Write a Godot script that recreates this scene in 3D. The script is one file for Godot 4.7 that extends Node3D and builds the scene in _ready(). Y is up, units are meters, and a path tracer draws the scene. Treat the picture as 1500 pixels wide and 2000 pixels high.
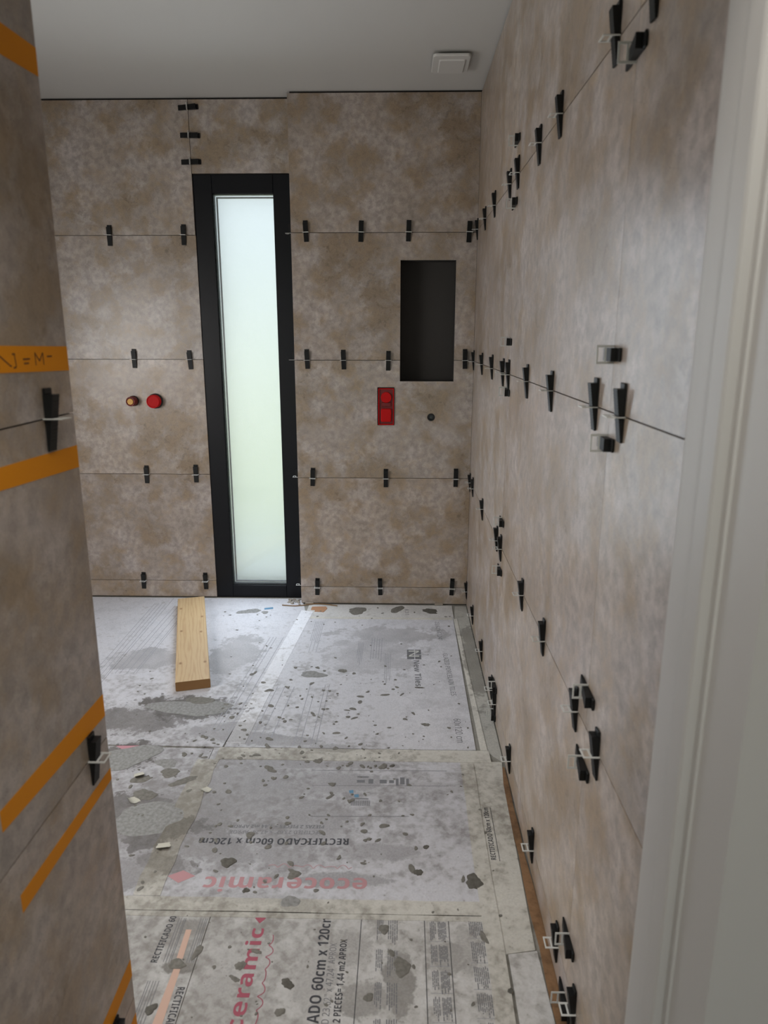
extends Node3D
# A tiled bathroom under construction, seen through its doorway. x runs to the long wall (x = 0), z runs towards the door, y is up.

const JB := [0.101, 0.703, 1.305, 1.907]      # joint heights on the window and niche walls
const JR := [0.090, 0.689, 1.301, 1.916]      # joint heights on the long wall
const TOP := 2.514
const CEIL := 2.5222
const PIER := -0.899
const BACK := -0.0812
const WINL := -1.3845
const STUB := -0.9076
const STUB_END := 2.477
const G := 0.0013                             # half a joint

var rng := RandomNumberGenerator.new()
var taken := {}
var M := {}
var tile_mats: Array = []

func numbered(called: String) -> String:
	if not taken.has(called):
		taken[called] = 0
		return called
	taken[called] += 1
	return "%s_%03d" % [called, taken[called]]

func thing(called: String, label: String, category: String, at := Vector3.ZERO, group := "", kind := "") -> Node3D:
	var o := Node3D.new()
	o.name = numbered(called)
	add_child(o)
	o.position = at
	tag(o, label, category, group, kind)
	return o

func tag(o: Node3D, label: String, category := "", group := "", kind := "") -> void:
	if label: o.set_meta("label", label)
	if category: o.set_meta("category", category)
	if group: o.set_meta("group", group)
	if kind: o.set_meta("kind", kind)

func struct(called: String, label: String, category: String) -> Node3D:
	return thing(called, label, category, Vector3.ZERO, "", "structure")

func put(mesh: Mesh, called: String, m: Material, parent: Node3D, at := Vector3.ZERO) -> MeshInstance3D:
	var o := MeshInstance3D.new()
	o.name = called
	o.mesh = mesh
	o.material_override = m
	o.position = at
	parent.add_child(o, true)
	return o

func begin() -> SurfaceTool:
	var st := SurfaceTool.new()
	st.begin(Mesh.PRIMITIVE_TRIANGLES)
	return st

func build(st: SurfaceTool, called: String, m: Material, parent: Node3D, at := Vector3.ZERO) -> MeshInstance3D:
	return put(st.commit(), called, m, parent, at)

# ---------------------------------------------------------------- shapes
func tri(st: SurfaceTool, a: Vector3, b: Vector3, c: Vector3, n: Vector3, ua := Vector2.ZERO, ub := Vector2.ZERO, uc := Vector2.ZERO) -> void:
	var v := [a, b, c]
	var u := [ua, ub, uc]
	var order: Array = [0, 2, 1] if (b - a).cross(c - a).dot(n) > 0.0 else [0, 1, 2]
	for k in order:
		st.set_normal(n)
		st.set_uv(u[k])
		st.add_vertex(v[k])

func quad(st: SurfaceTool, a: Vector3, b: Vector3, c: Vector3, d: Vector3, n: Vector3, ua := Vector2.ZERO, ub := Vector2.ZERO, uc := Vector2.ZERO, ud := Vector2.ZERO) -> void:
	tri(st, a, b, c, n, ua, ub, uc)
	tri(st, a, c, d, n, ua, uc, ud)

func box(st: SurfaceTool, lo: Vector3, hi: Vector3, c := 0.0) -> void:
	# a box with chamfered edges (c), UVs in metres
	var ax := [Vector3.RIGHT, Vector3.UP, Vector3.BACK]
	var mid := (lo + hi) / 2.0
	var h := (hi - lo) / 2.0
	for i in 3:
		var j := (i + 1) % 3
		var k := (i + 2) % 3
		for s in [-1.0, 1.0]:
			var n: Vector3 = ax[i] * s
			var p: Vector3 = mid + n * h[i]
			var a: Vector3 = ax[j] * (h[j] - c)
			var b: Vector3 = ax[k] * (h[k] - c)
			var v := [p - a - b, p + a - b, p + a + b, p - a + b]
			var u := []
			for q: Vector3 in v:
				u.append(Vector2(q[j], q[k]))
			quad(st, v[0], v[1], v[2], v[3], n, u[0], u[1], u[2], u[3])
			if c > 0.0:
				for t in [-1.0, 1.0]:
					var n2: Vector3 = ax[j] * t
					var e: Vector3 = ax[k] * (h[k] - c)
					var p1: Vector3 = mid + n * h[i] + n2 * (h[j] - c)
					var p2: Vector3 = mid + n * (h[i] - c) + n2 * h[j]
					quad(st, p1 - e, p1 + e, p2 + e, p2 - e, (n + n2).normalized())
	if c > 0.0:
		for sx in [-1.0, 1.0]:
			for sy in [-1.0, 1.0]:
				for sz in [-1.0, 1.0]:
					var s := Vector3(sx, sy, sz)
					tri(st, mid + s * (h - Vector3(0, c, c)), mid + s * (h - Vector3(c, 0, c)), mid + s * (h - Vector3(c, c, 0)), s.normalized())

func one_box(called: String, lo: Vector3, hi: Vector3, m: Material, parent: Node3D, c := 0.0) -> MeshInstance3D:
	var st := begin()
	box(st, lo, hi, c)
	return build(st, called, m, parent)

func slab(o: Vector3, u: Vector3, v: Vector3, n: Vector3, w: float, h: float, th: float, holes: Array, uvo: Vector2, flip := false) -> ArrayMesh:
	# a plate w x h with its front face through o, thickness th behind it, rectangular holes, UVs in metres / 2
	var st := begin()
	var us := [0.0, w]
	var vs := [0.0, h]
	for r: Rect2 in holes:
		for x in [r.position.x, r.end.x]:
			if x > 0.0001 and x < w - 0.0001: us.append(x)
		for y in [r.position.y, r.end.y]:
			if y > 0.0001 and y < h - 0.0001: vs.append(y)
	us.sort()
	vs.sort()
	var solid := func(i: int, j: int) -> bool:
		if i < 0 or j < 0 or i >= us.size() - 1 or j >= vs.size() - 1: return false
		var c := Vector2((us[i] + us[i + 1]) / 2, (vs[j] + vs[j + 1]) / 2)
		for r: Rect2 in holes:
			if r.has_point(c): return false
		return us[i + 1] - us[i] > 1e-6 and vs[j + 1] - vs[j] > 1e-6
	var P := func(x: float, y: float, d: float) -> Vector3: return o + u * x + v * y - n * d
	var T := func(x: float, y: float) -> Vector2:
		return (Vector2(y, x) if flip else Vector2(x, y)) * 0.5 + uvo
	for i in us.size() - 1:
		for j in vs.size() - 1:
			if not solid.call(i, j): continue
			var x0: float = us[i]; var x1: float = us[i + 1]; var y0: float = vs[j]; var y1: float = vs[j + 1]
			for s in [0, 1]:
				quad(st, P.call(x0, y0, th * s), P.call(x1, y0, th * s), P.call(x1, y1, th * s), P.call(x0, y1, th * s), n * (1 - 2 * s), T.call(x0, y0), T.call(x1, y0), T.call(x1, y1), T.call(x0, y1))
			if not solid.call(i - 1, j): quad(st, P.call(x0, y0, 0), P.call(x0, y1, 0), P.call(x0, y1, th), P.call(x0, y0, th), -u, T.call(x0, y0), T.call(x0, y1), T.call(x0 - th, y1), T.call(x0 - th, y0))
			if not solid.call(i + 1, j): quad(st, P.call(x1, y0, 0), P.call(x1, y1, 0), P.call(x1, y1, th), P.call(x1, y0, th), u, T.call(x1, y0), T.call(x1, y1), T.call(x1 + th, y1), T.call(x1 + th, y0))
			if not solid.call(i, j - 1): quad(st, P.call(x0, y0, 0), P.call(x1, y0, 0), P.call(x1, y0, th), P.call(x0, y0, th), -v, T.call(x0, y0), T.call(x1, y0), T.call(x1, y0 - th), T.call(x0, y0 - th))
			if not solid.call(i, j + 1): quad(st, P.call(x0, y1, 0), P.call(x1, y1, 0), P.call(x1, y1, th), P.call(x0, y1, th), v, T.call(x0, y1), T.call(x1, y1), T.call(x1, y1 + th), T.call(x0, y1 + th))
	return st.commit()

func prism(st: SurfaceTool, pts: PackedVector2Array, y0: float, y1: float, on_floor := false) -> void:
	# polygon in (x, z) between two heights
	var idx := Geometry2D.triangulate_polygon(pts)
	for k in range(0, idx.size(), 3):
		for s in [0, 1]:
			var q := []
			var t := []
			for m in 3:
				var p := pts[idx[k + m]]
				q.append(Vector3(p.x, y1 if s == 0 else y0, p.y))
				t.append(floor_uv(p) if on_floor else p)
			tri(st, q[0], q[1], q[2], Vector3.UP if s == 0 else Vector3.DOWN, t[0], t[1], t[2])
	var area := 0.0
	for k in pts.size():
		area += pts[k].cross(pts[(k + 1) % pts.size()])
	for k in pts.size():
		var a := pts[k]
		var b := pts[(k + 1) % pts.size()]
		var e := Vector2(b.y - a.y, a.x - b.x).normalized() * (1.0 if area > 0 else -1.0)
		var ua: Vector2 = floor_uv(a) if on_floor else a
		var ub: Vector2 = floor_uv(b) if on_floor else b
		quad(st, Vector3(a.x, y0, a.y), Vector3(b.x, y0, b.y), Vector3(b.x, y1, b.y), Vector3(a.x, y1, a.y), Vector3(e.x, 0, e.y), ua, ub, ub, ua)

func lathe(st: SurfaceTool, prof: Array, seg := 32) -> void:
	# profile of (radius, z) turned about z, flat bands with smooth turning
	for k in prof.size() - 1:
		var a: Vector2 = prof[k]
		var b: Vector2 = prof[k + 1]
		var d := b - a
		var nn := Vector2(d.y, -d.x).normalized()
		for i in seg:
			var t0 := TAU * i / seg
			var t1 := TAU * (i + 1) / seg
			var c0 := Vector3(cos(t0), sin(t0), 0)
			var c1 := Vector3(cos(t1), sin(t1), 0)
			var v := [c0 * a.x + Vector3(0, 0, a.y), c1 * a.x + Vector3(0, 0, a.y), c1 * b.x + Vector3(0, 0, b.y), c0 * b.x + Vector3(0, 0, b.y)]
			var n0 := c0 * nn.x + Vector3(0, 0, nn.y)
			var n1 := c1 * nn.x + Vector3(0, 0, nn.y)
			var nv := [n0, n1, n1, n0]
			for f in [[0, 1, 2], [0, 2, 3]]:
				var cr: Vector3 = (v[f[1]] - v[f[0]]).cross(v[f[2]] - v[f[0]])
				if cr.length() < 1e-12: continue
				var order: Array = [f[0], f[2], f[1]] if cr.dot(n0 + n1) > 0 else f
				for m in order:
					st.set_normal(nv[m])
					st.set_uv(Vector2(v[m].x, v[m].y))
					st.add_vertex(v[m])

func blob(st: SurfaceTool, c: Vector3, rx: float, rz: float, turn: float, h: float, r: RandomNumberGenerator, n := 20) -> void:
	# an irregular low dome of dried mortar
	var ph := [r.randf() * TAU, r.randf() * TAU, r.randf() * TAU]
	var am := [r.randf_range(0.08, 0.22), r.randf_range(0.04, 0.16), r.randf_range(0.03, 0.1)]
	var ring := func(f: float, y: float) -> Array:
		var out := []
		for i in n:
			var t := TAU * i / n
			var k: float = f * (1.0 + am[0] * sin(2 * t + ph[0]) + am[1] * sin(3 * t + ph[1]) + am[2] * sin(7 * t + ph[2]))
			var p := Vector2(cos(t) * rx * k, sin(t) * rz * k).rotated(turn)
			out.append(c + Vector3(p.x, y, p.y))
		return out
	var rings := [ring.call(1.0, 0.0), ring.call(0.93, h * 0.6), ring.call(0.6, h), ring.call(0.25, h * 0.92)]
	for k in 3:
		for i in n:
			var j := (i + 1) % n
			var a: Vector3 = rings[k][i]; var b: Vector3 = rings[k][j]; var d: Vector3 = rings[k + 1][j]; var e: Vector3 = rings[k + 1][i]
			var nr := (b - a).cross(e - a).normalized()
			if nr.y < 0: nr = -nr
			quad(st, a, b, d, e, nr, Vector2(a.x, a.z), Vector2(b.x, b.z), Vector2(d.x, d.z), Vector2(e.x, e.z))
	for i in n:
		tri(st, rings[3][i], rings[3][(i + 1) % n], c + Vector3(0, h * 0.95, 0), Vector3.UP)

# ---------------------------------------------------------------- materials
func mat(c: Color, rough := 0.7, metal := 0.0, spec := 0.5) -> StandardMaterial3D:
	var m := StandardMaterial3D.new()
	m.albedo_color = c
	m.roughness = rough
	m.metallic = metal
	m.metallic_specular = spec
	return m

func noise(seed_: int, freq: float, oct: int, warp := 0.0, type := FastNoiseLite.TYPE_SIMPLEX_SMOOTH) -> FastNoiseLite:
	var n := FastNoiseLite.new()
	n.seed = seed_
	n.noise_type = type
	n.frequency = freq
	n.fractal_octaves = oct
	n.fractal_gain = 0.55
	if warp > 0.0:
		n.domain_warp_enabled = true
		n.domain_warp_amplitude = warp
		n.domain_warp_frequency = freq * 1.5
		n.domain_warp_fractal_octaves = 3
	return n

func sm(a: float, b: float, x: float) -> float:
	var t := clampf((x - a) / (b - a), 0.0, 1.0)
	return t * t * (3.0 - 2.0 * t)

func stone_texture() -> ImageTexture:
	# clouded beige limestone print of the porcelain tiles, 2 m x 2 m
	var S := 1280
	var a := noise(3, 1.0 / 260.0, 4, 70.0).get_seamless_image(S, S).get_data()
	var b := noise(11, 1.0 / 95.0, 4, 40.0).get_seamless_image(S, S).get_data()
	var c := noise(23, 1.0 / 26.0, 4, 14.0).get_seamless_image(S, S).get_data()
	var d := noise(41, 1.0 / 150.0, 4, 60.0).get_seamless_image(S, S).get_data()
	var g := noise(57, 1.0 / 4.0, 3).get_seamless_image(S, S).get_data()
	var out := PackedByteArray()
	out.resize(S * S * 3)
	for i in S * S:
		var va := a[i] / 255.0
		var vb := b[i] / 255.0
		var vc := c[i] / 255.0
		var vd := d[i] / 255.0
		var vg := g[i] / 255.0
		var tan_ := sm(0.38, 0.68, va * 0.46 + vb * 0.36 + vc * 0.18)
		var pale := sm(0.40, 0.82, vd * 0.56 + (1.0 - vb) * 0.30 + vc * 0.14)
		var vein := 1.0 - absf(2.0 * vb - 1.0)
		vein = sm(0.80, 1.0, vein) * sm(0.40, 0.75, va) * sm(0.3, 0.7, vc) * 0.13
		var dark := sm(0.58, 0.84, va * 0.35 + vc * 0.65) * 0.16
		var f := 1.0 + (vg - 0.5) * 0.15 + (vc - 0.5) * 0.28 + (vb - 0.5) * 0.12 - dark - vein
		f *= 1.0 - 0.55 * sm(0.80, 0.88, vg) * sm(0.52, 0.66, vd)
		var r := lerpf(lerpf(162.0, 144.0, tan_), 179.0, pale)
		var gr := lerpf(lerpf(151.0, 127.0, tan_), 170.0, pale)
		var bl := lerpf(lerpf(142.0, 107.0, tan_), 165.0, pale)
		out[i * 3] = int(clampf(r * f, 0, 255))
		out[i * 3 + 1] = int(clampf(gr * f, 0, 255))
		out[i * 3 + 2] = int(clampf(bl * f, 0, 255))
	return ImageTexture.create_from_image(Image.create_from_data(S, S, false, Image.FORMAT_RGB8, out))

# smears trodden into the floor sheets: x, z, radius x, radius z, turn, strength
const SMEARS := [
	[-1.20, 1.13, 0.23, 0.10, 0.05, 0.95], [-1.36, 1.22, 0.20, 0.12, 0.0, 0.75], [-1.32, 1.46, 0.13, 0.085, -0.2, 0.95], [-1.16, 1.76, 0.17, 0.10, 0.0, 0.8], [-1.08, 1.84, 0.15, 0.09, 0.0, 0.85],
	[-1.02, 1.98, 0.10, 0.05, 0.3, 0.7], [-0.80, 1.69, 0.16, 0.06, -0.4, 0.5], [-0.62, 1.74, 0.14, 0.05, 0.2, 0.45], [-0.90, 1.61, 0.11, 0.07, 0.5, 0.4], [-0.76, 1.50, 0.25, 0.03, 0.0, 0.5],
	[-0.50, 1.50, 0.18, 0.025, 0.0, 0.45], [-0.86, 1.93, 0.10, 0.05, 0.3, 0.5], [-0.68, 1.95, 0.09, 0.05, 0.3, 0.45], [-0.42, 1.92, 0.14, 0.04, 0.0, 0.4], [-0.50, 2.03, 0.14, 0.03, 0.0, 0.4],
	[-1.00, 1.28, 0.20, 0.05, -0.2, 0.45], [-0.78, 1.36, 0.16, 0.035, 0.0, 0.45], [-0.60, 1.40, 0.10, 0.03, 0.0, 0.4], [-0.36, 2.34, 0.04, 0.12, 0.0, 0.55], [-0.43, 2.38, 0.07, 0.05, 0.0, 0.45],
	[-0.48, 2.25, 0.06, 0.06, 0.0, 0.35], [-0.25, 2.27, 0.05, 0.05, 0.0, 0.4], [-0.20, 2.25, 0.03, 0.08, 0.0, 0.3], [-0.88, 2.20, 0.06, 0.03, 0.0, 0.6], [-0.86, 2.31, 0.05, 0.02, 0.0, 0.7], [-0.70, 2.28, 0.10, 0.06, 0.2, 0.2],
	[-1.50, 0.70, 0.20, 0.12, 0.0, 0.3], [-1.12, 0.62, 0.12, 0.25, 0.0, 0.3], [-0.94, 1.90, 0.16, 0.06, 0.2, 0.55], [-1.12, 2.02, 0.14, 0.06, 0.0, 0.5], [-0.24, 1.62, 0.14, 0.03, 0.0, 0.25], [-0.48, 0.62, 0.25, 0.25, 0.0, 0.18],
	[-0.85, 1.62, 0.18, 0.12, 0.3, 0.5], [-0.70, 1.80, 0.20, 0.10, 0.2, 0.42], [-0.95, 1.78, 0.10, 0.13, 0.0, 0.6], [-0.60, 1.60, 0.20, 0.06, 0.0, 0.4], [-0.95, 1.33, 0.16, 0.05, 0.1, 0.5], [-0.55, 2.32, 0.05, 0.10, 0.2, 0.3], [-0.77, 2.42, 0.07, 0.10, 0.0, 0.3],
	[-0.42, 0.40, 0.3, 0.1, 0.0, 0.22], [-0.03, 0.70, 0.05, 0.5, 0.0, 0.35], [-0.62, 2.12, 0.06, 0.03, 0.0, 0.35], [-0.80, 2.10, 0.20, 0.02, 0.0, 0.25],
]

func floor_texture() -> ImageTexture:
	# grime trodden over the sheets, laid out in floor metres: x -2.6..0.6, z -0.1..3.1
	var S := 1600
	var k := 3.2 / S
	var a := noise(5, 1.0 / 75.0, 5, 34.0).get_image(S, S).get_data()
	var b := noise(17, 1.0 / 16.0, 5, 10.0).get_image(S, S).get_data()
	var c := noise(29, 1.0 / 4.0, 3, 3.0).get_image(S, S).get_data()
	var wet := PackedFloat32Array()
	wet.resize(S * S)
	for s in SMEARS:
		var reach: float = maxf(s[2], s[3]) * 1.5
		for jy in range(maxi(0, int((s[1] - reach + 0.1) / k)), mini(S, int((s[1] + reach + 0.1) / k))):
			for jx in range(maxi(0, int((s[0] - reach + 2.6) / k)), mini(S, int((s[0] + reach + 2.6) / k))):
				var p := Vector2(jx * k - 2.6 - s[0], jy * k - 0.1 - s[1]).rotated(-s[4])
				var q := Vector2(p.x / s[2], p.y / s[3]).length()
				if q < 1.5:
					var i := jy * S + jx
					var e := q + (a[i] / 255.0 - 0.5) * 0.9 + (b[i] / 255.0 - 0.5) * 0.5
					wet[i] = maxf(wet[i], s[5] * (1.0 - sm(0.72, 0.98, e)) * (0.75 + 0.4 * (b[i] / 255.0)))
	var out := PackedByteArray()
	out.resize(S * S * 3)
	for jy in S:
		var z := jy * k - 0.1
		for jx in S:
			var x := jx * k - 2.6
			var i := jy * S + jx
			var va := a[i] / 255.0
			var vb := b[i] / 255.0
			var vc := c[i] / 255.0
			var dirt := 0.13 + 0.27 * exp(-((z - 1.72) * (z - 1.72)) / 0.16) + 0.16 * sm(-0.3, -0.9, x) * sm(0.3, 1.0, z) + 0.14 * sm(2.1, 2.2, z)
			dirt -= 0.22 * sm(-0.45, -0.25, x) * (1.0 - sm(1.3, 1.5, z))
			var film := sm(0.66 - dirt, 1.08 - dirt * 0.6, va * 0.42 + vb * 0.38 + vc * 0.20) * 0.72
			var fleck := sm(0.76 - dirt * 0.14, 0.84 - dirt * 0.12, vb * 0.46 + vc * 0.54) * 0.7
			var w := clampf(maxf(wet[i], maxf(film, fleck)), 0.0, 1.0)
			var f := 1.0 + (vc - 0.5) * 0.16 + (va - 0.5) * 0.12 + (vb - 0.5) * 0.10
			out[i * 3] = int(clampf(lerpf(234.0, 108.0, w) * f, 0, 255))
			out[i * 3 + 1] = int(clampf(lerpf(233.0, 103.0, w) * f, 0, 255))
			out[i * 3 + 2] = int(clampf(lerpf(231.0, 96.0, w) * f, 0, 255))
	return ImageTexture.create_from_image(Image.create_from_data(S, S, false, Image.FORMAT_RGB8, out))

func floor_uv(p: Vector2) -> Vector2:
	return Vector2((p.x + 2.6) / 3.2, (p.y + 0.1) / 3.2)

func wood_texture() -> ImageTexture:
	# straight pine grain with flame figure, u along the board
	var W := 1024
	var H := 160
	var n := noise(71, 1.0 / 60.0, 3)
	var fine := noise(73, 1.0 / 3.0, 2)
	var img := Image.create(W, H, false, Image.FORMAT_RGB8)
	var knots := [Vector2(160, 20), Vector2(470, 24), Vector2(500, 128), Vector2(840, 22), Vector2(850, 140), Vector2(300, 138)]
	for y in H:
		for x in W:
			var yy := y - 84.0
			var flame := absf(yy) - 18.0 * sin(x / 230.0) - (x - 380.0) * (x - 380.0) * 0.00009
			var ring := sin(flame * 0.30 + 5.0 * n.get_noise_2d(x * 0.12, y * 1.3))
			var v := 0.5 + 0.5 * ring
			var g := fine.get_noise_2d(x * 0.04, y * 1.6)
			var c := Color(0.83, 0.72, 0.55).lerp(Color(0.74, 0.60, 0.43), v * v * v * 0.5 + g * 0.16)
			for kn: Vector2 in knots:
				var d := Vector2((x - kn.x) / 1.6, y - kn.y).length()
				if d < 10.0:
					c = c.lerp(Color(0.46, 0.30, 0.16), (1.0 - d / 10.0) * 0.75)
			img.set_pixel(x, y, c)
	return ImageTexture.create_from_image(img)

func make_materials() -> void:
	var stone := stone_texture()
	for t in [Color(1, 1, 1), Color(1.0, 0.985, 0.965), Color(0.965, 0.955, 0.95), Color(0.985, 0.985, 0.985)]:
		var m := mat(t, 0.33, 0.0, 0.52)
		m.albedo_texture = stone
		tile_mats.append(m)
	var dirt := floor_texture()
	var tints := {"board": Color(0.86, 0.86, 0.885), "board_dull": Color(0.865, 0.86, 0.855), "tape": Color(0.865, 0.855, 0.825), "tape_white": Color(0.97, 0.975, 1.0), "strip": Color(0.76, 0.755, 0.73), "screed": Color(0.62, 0.61, 0.58), "kraft": Color(0.60, 0.46, 0.33)}
	for k in tints:
		var m := mat(tints[k], 0.58 if k.begins_with("board") else 0.66, 0.0, 0.38)
		m.albedo_texture = dirt
		M[k] = m
	var bump := NoiseTexture2D.new()
	bump.width = 512
	bump.height = 512
	bump.seamless = true
	bump.noise = noise(91, 1.0 / 40.0, 5, 10.0)
	M.mortar = mat(Color(0.50, 0.485, 0.455), 0.85)
	M.mortar_dry = mat(Color(0.60, 0.595, 0.585), 0.8)
	M.mortar_dark = mat(Color(0.40, 0.385, 0.355), 0.9)
	for k in ["mortar", "mortar_dry", "mortar_dark"]:
		M[k].albedo_texture = bump_tint()
		M[k].uv1_triplanar = true
		M[k].uv1_world_triplanar = true
		M[k].uv1_scale = Vector3.ONE * 6.0
	M.adhesive = mat(Color(0.16, 0.15, 0.14), 0.95)
	M.paint = mat(Color(0.77, 0.765, 0.75), 0.85)
	M.wall_paint = mat(Color(0.80, 0.79, 0.77), 0.8)
	M.jamb = mat(Color(0.765, 0.755, 0.74), 0.45)
	M.frame = mat(Color(0.04, 0.047, 0.065), 0.42, 0.0, 0.35)
	M.gasket = mat(Color(0.02, 0.02, 0.02), 0.6)
	M.spacer = mat(Color(0.45, 0.46, 0.47), 0.4, 0.6)
	M.dark_print = mat(Color(0.22, 0.22, 0.235), 0.7)
	M.grey_print = mat(Color(0.44, 0.44, 0.45), 0.7)
	M.faint_print = mat(Color(0.58, 0.58, 0.60), 0.7)
	M.red_print = mat(Color(0.62, 0.30, 0.36), 0.7)
	M.red_faint = mat(Color(0.70, 0.52, 0.53), 0.7)
	M.salmon = mat(Color(0.77, 0.64, 0.57), 0.7)
	M.blue_print = mat(Color(0.35, 0.52, 0.63), 0.7)
	M.wedge = mat(Color(0.05, 0.052, 0.052), 0.5, 0.0, 0.4)
	M.clip = mat(Color(0.80, 0.80, 0.78), 0.4)
	M.red = mat(Color(0.72, 0.045, 0.05), 0.55, 0.0, 0.3)
	M.red_dark = mat(Color(0.42, 0.04, 0.04), 0.45)
	M.orange = mat(Color(0.80, 0.36, 0.10), 0.5)
	M.amber = mat(Color(0.82, 0.62, 0.28), 0.5)
	M.black = mat(Color(0.03, 0.03, 0.03), 0.5)
	M.plug = mat(Color(0.30, 0.33, 0.33), 0.5)
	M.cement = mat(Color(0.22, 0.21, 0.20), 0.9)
	M.vent = mat(Color(0.79, 0.785, 0.77), 0.6)
	M.yellow = mat(Color(0.85, 0.54, 0.05), 0.65, 0.0, 0.35)
	M.pen = mat(Color(0.36, 0.20, 0.05), 0.7)
	M.grass = mat(Color(0.90, 0.90, 0.70), 0.9)  # very pale, so the lower frosted glass looks bright
	var wood := mat(Color(0.90, 0.89, 0.88), 0.6)
	wood.albedo_texture = wood_texture()
	M.wood = wood
	M.wood_end = mat(Color(0.52, 0.38, 0.22), 0.75)
	var pane := mat(Color(0.95, 0.97, 0.96, 0.04), 0.05)
	pane.transparency = BaseMaterial3D.TRANSPARENCY_ALPHA
	M.pane = pane
	var frost := mat(Color(0.98, 1.0, 1.0, 0.0), 0.62)
	frost.refraction_enabled = true
	frost.refraction_scale = 0.045
	M.frost = frost

func bump_tint() -> NoiseTexture2D:
	if M.has("bump_tint"): return M.bump_tint
	var t := NoiseTexture2D.new()
	t.width = 256
	t.height = 256
	t.seamless = true
	t.noise = noise(97, 1.0 / 24.0, 5)
	var g := Gradient.new()
	g.set_color(0, Color(0.78, 0.78, 0.77))
	g.set_color(1, Color(1, 1, 1))
	t.color_ramp = g
	M.bump_tint = t
	return t

# ---------------------------------------------------------------- tiles
func tile(parent: Node3D, o: Vector3, u: Vector3, n: Vector3, w: float, y0: float, y1: float, holes: Array = [], pick := -1) -> void:
	# one porcelain tile whose lower corner is o (at height y0), running along u
	var hs := []
	for r: Rect2 in holes:
		hs.append(Rect2(r.position.x, r.position.y - y0, r.size.x, r.size.y))
	var m: Material = tile_mats[rng.randi() % 4 if pick < 0 else pick]
	put(slab(Vector3(o.x, y0, o.z), u, Vector3.UP, n, w, y1 - y0, 0.010, hs, Vector2(rng.randf(), rng.randf())), "tile", m, parent)

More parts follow.
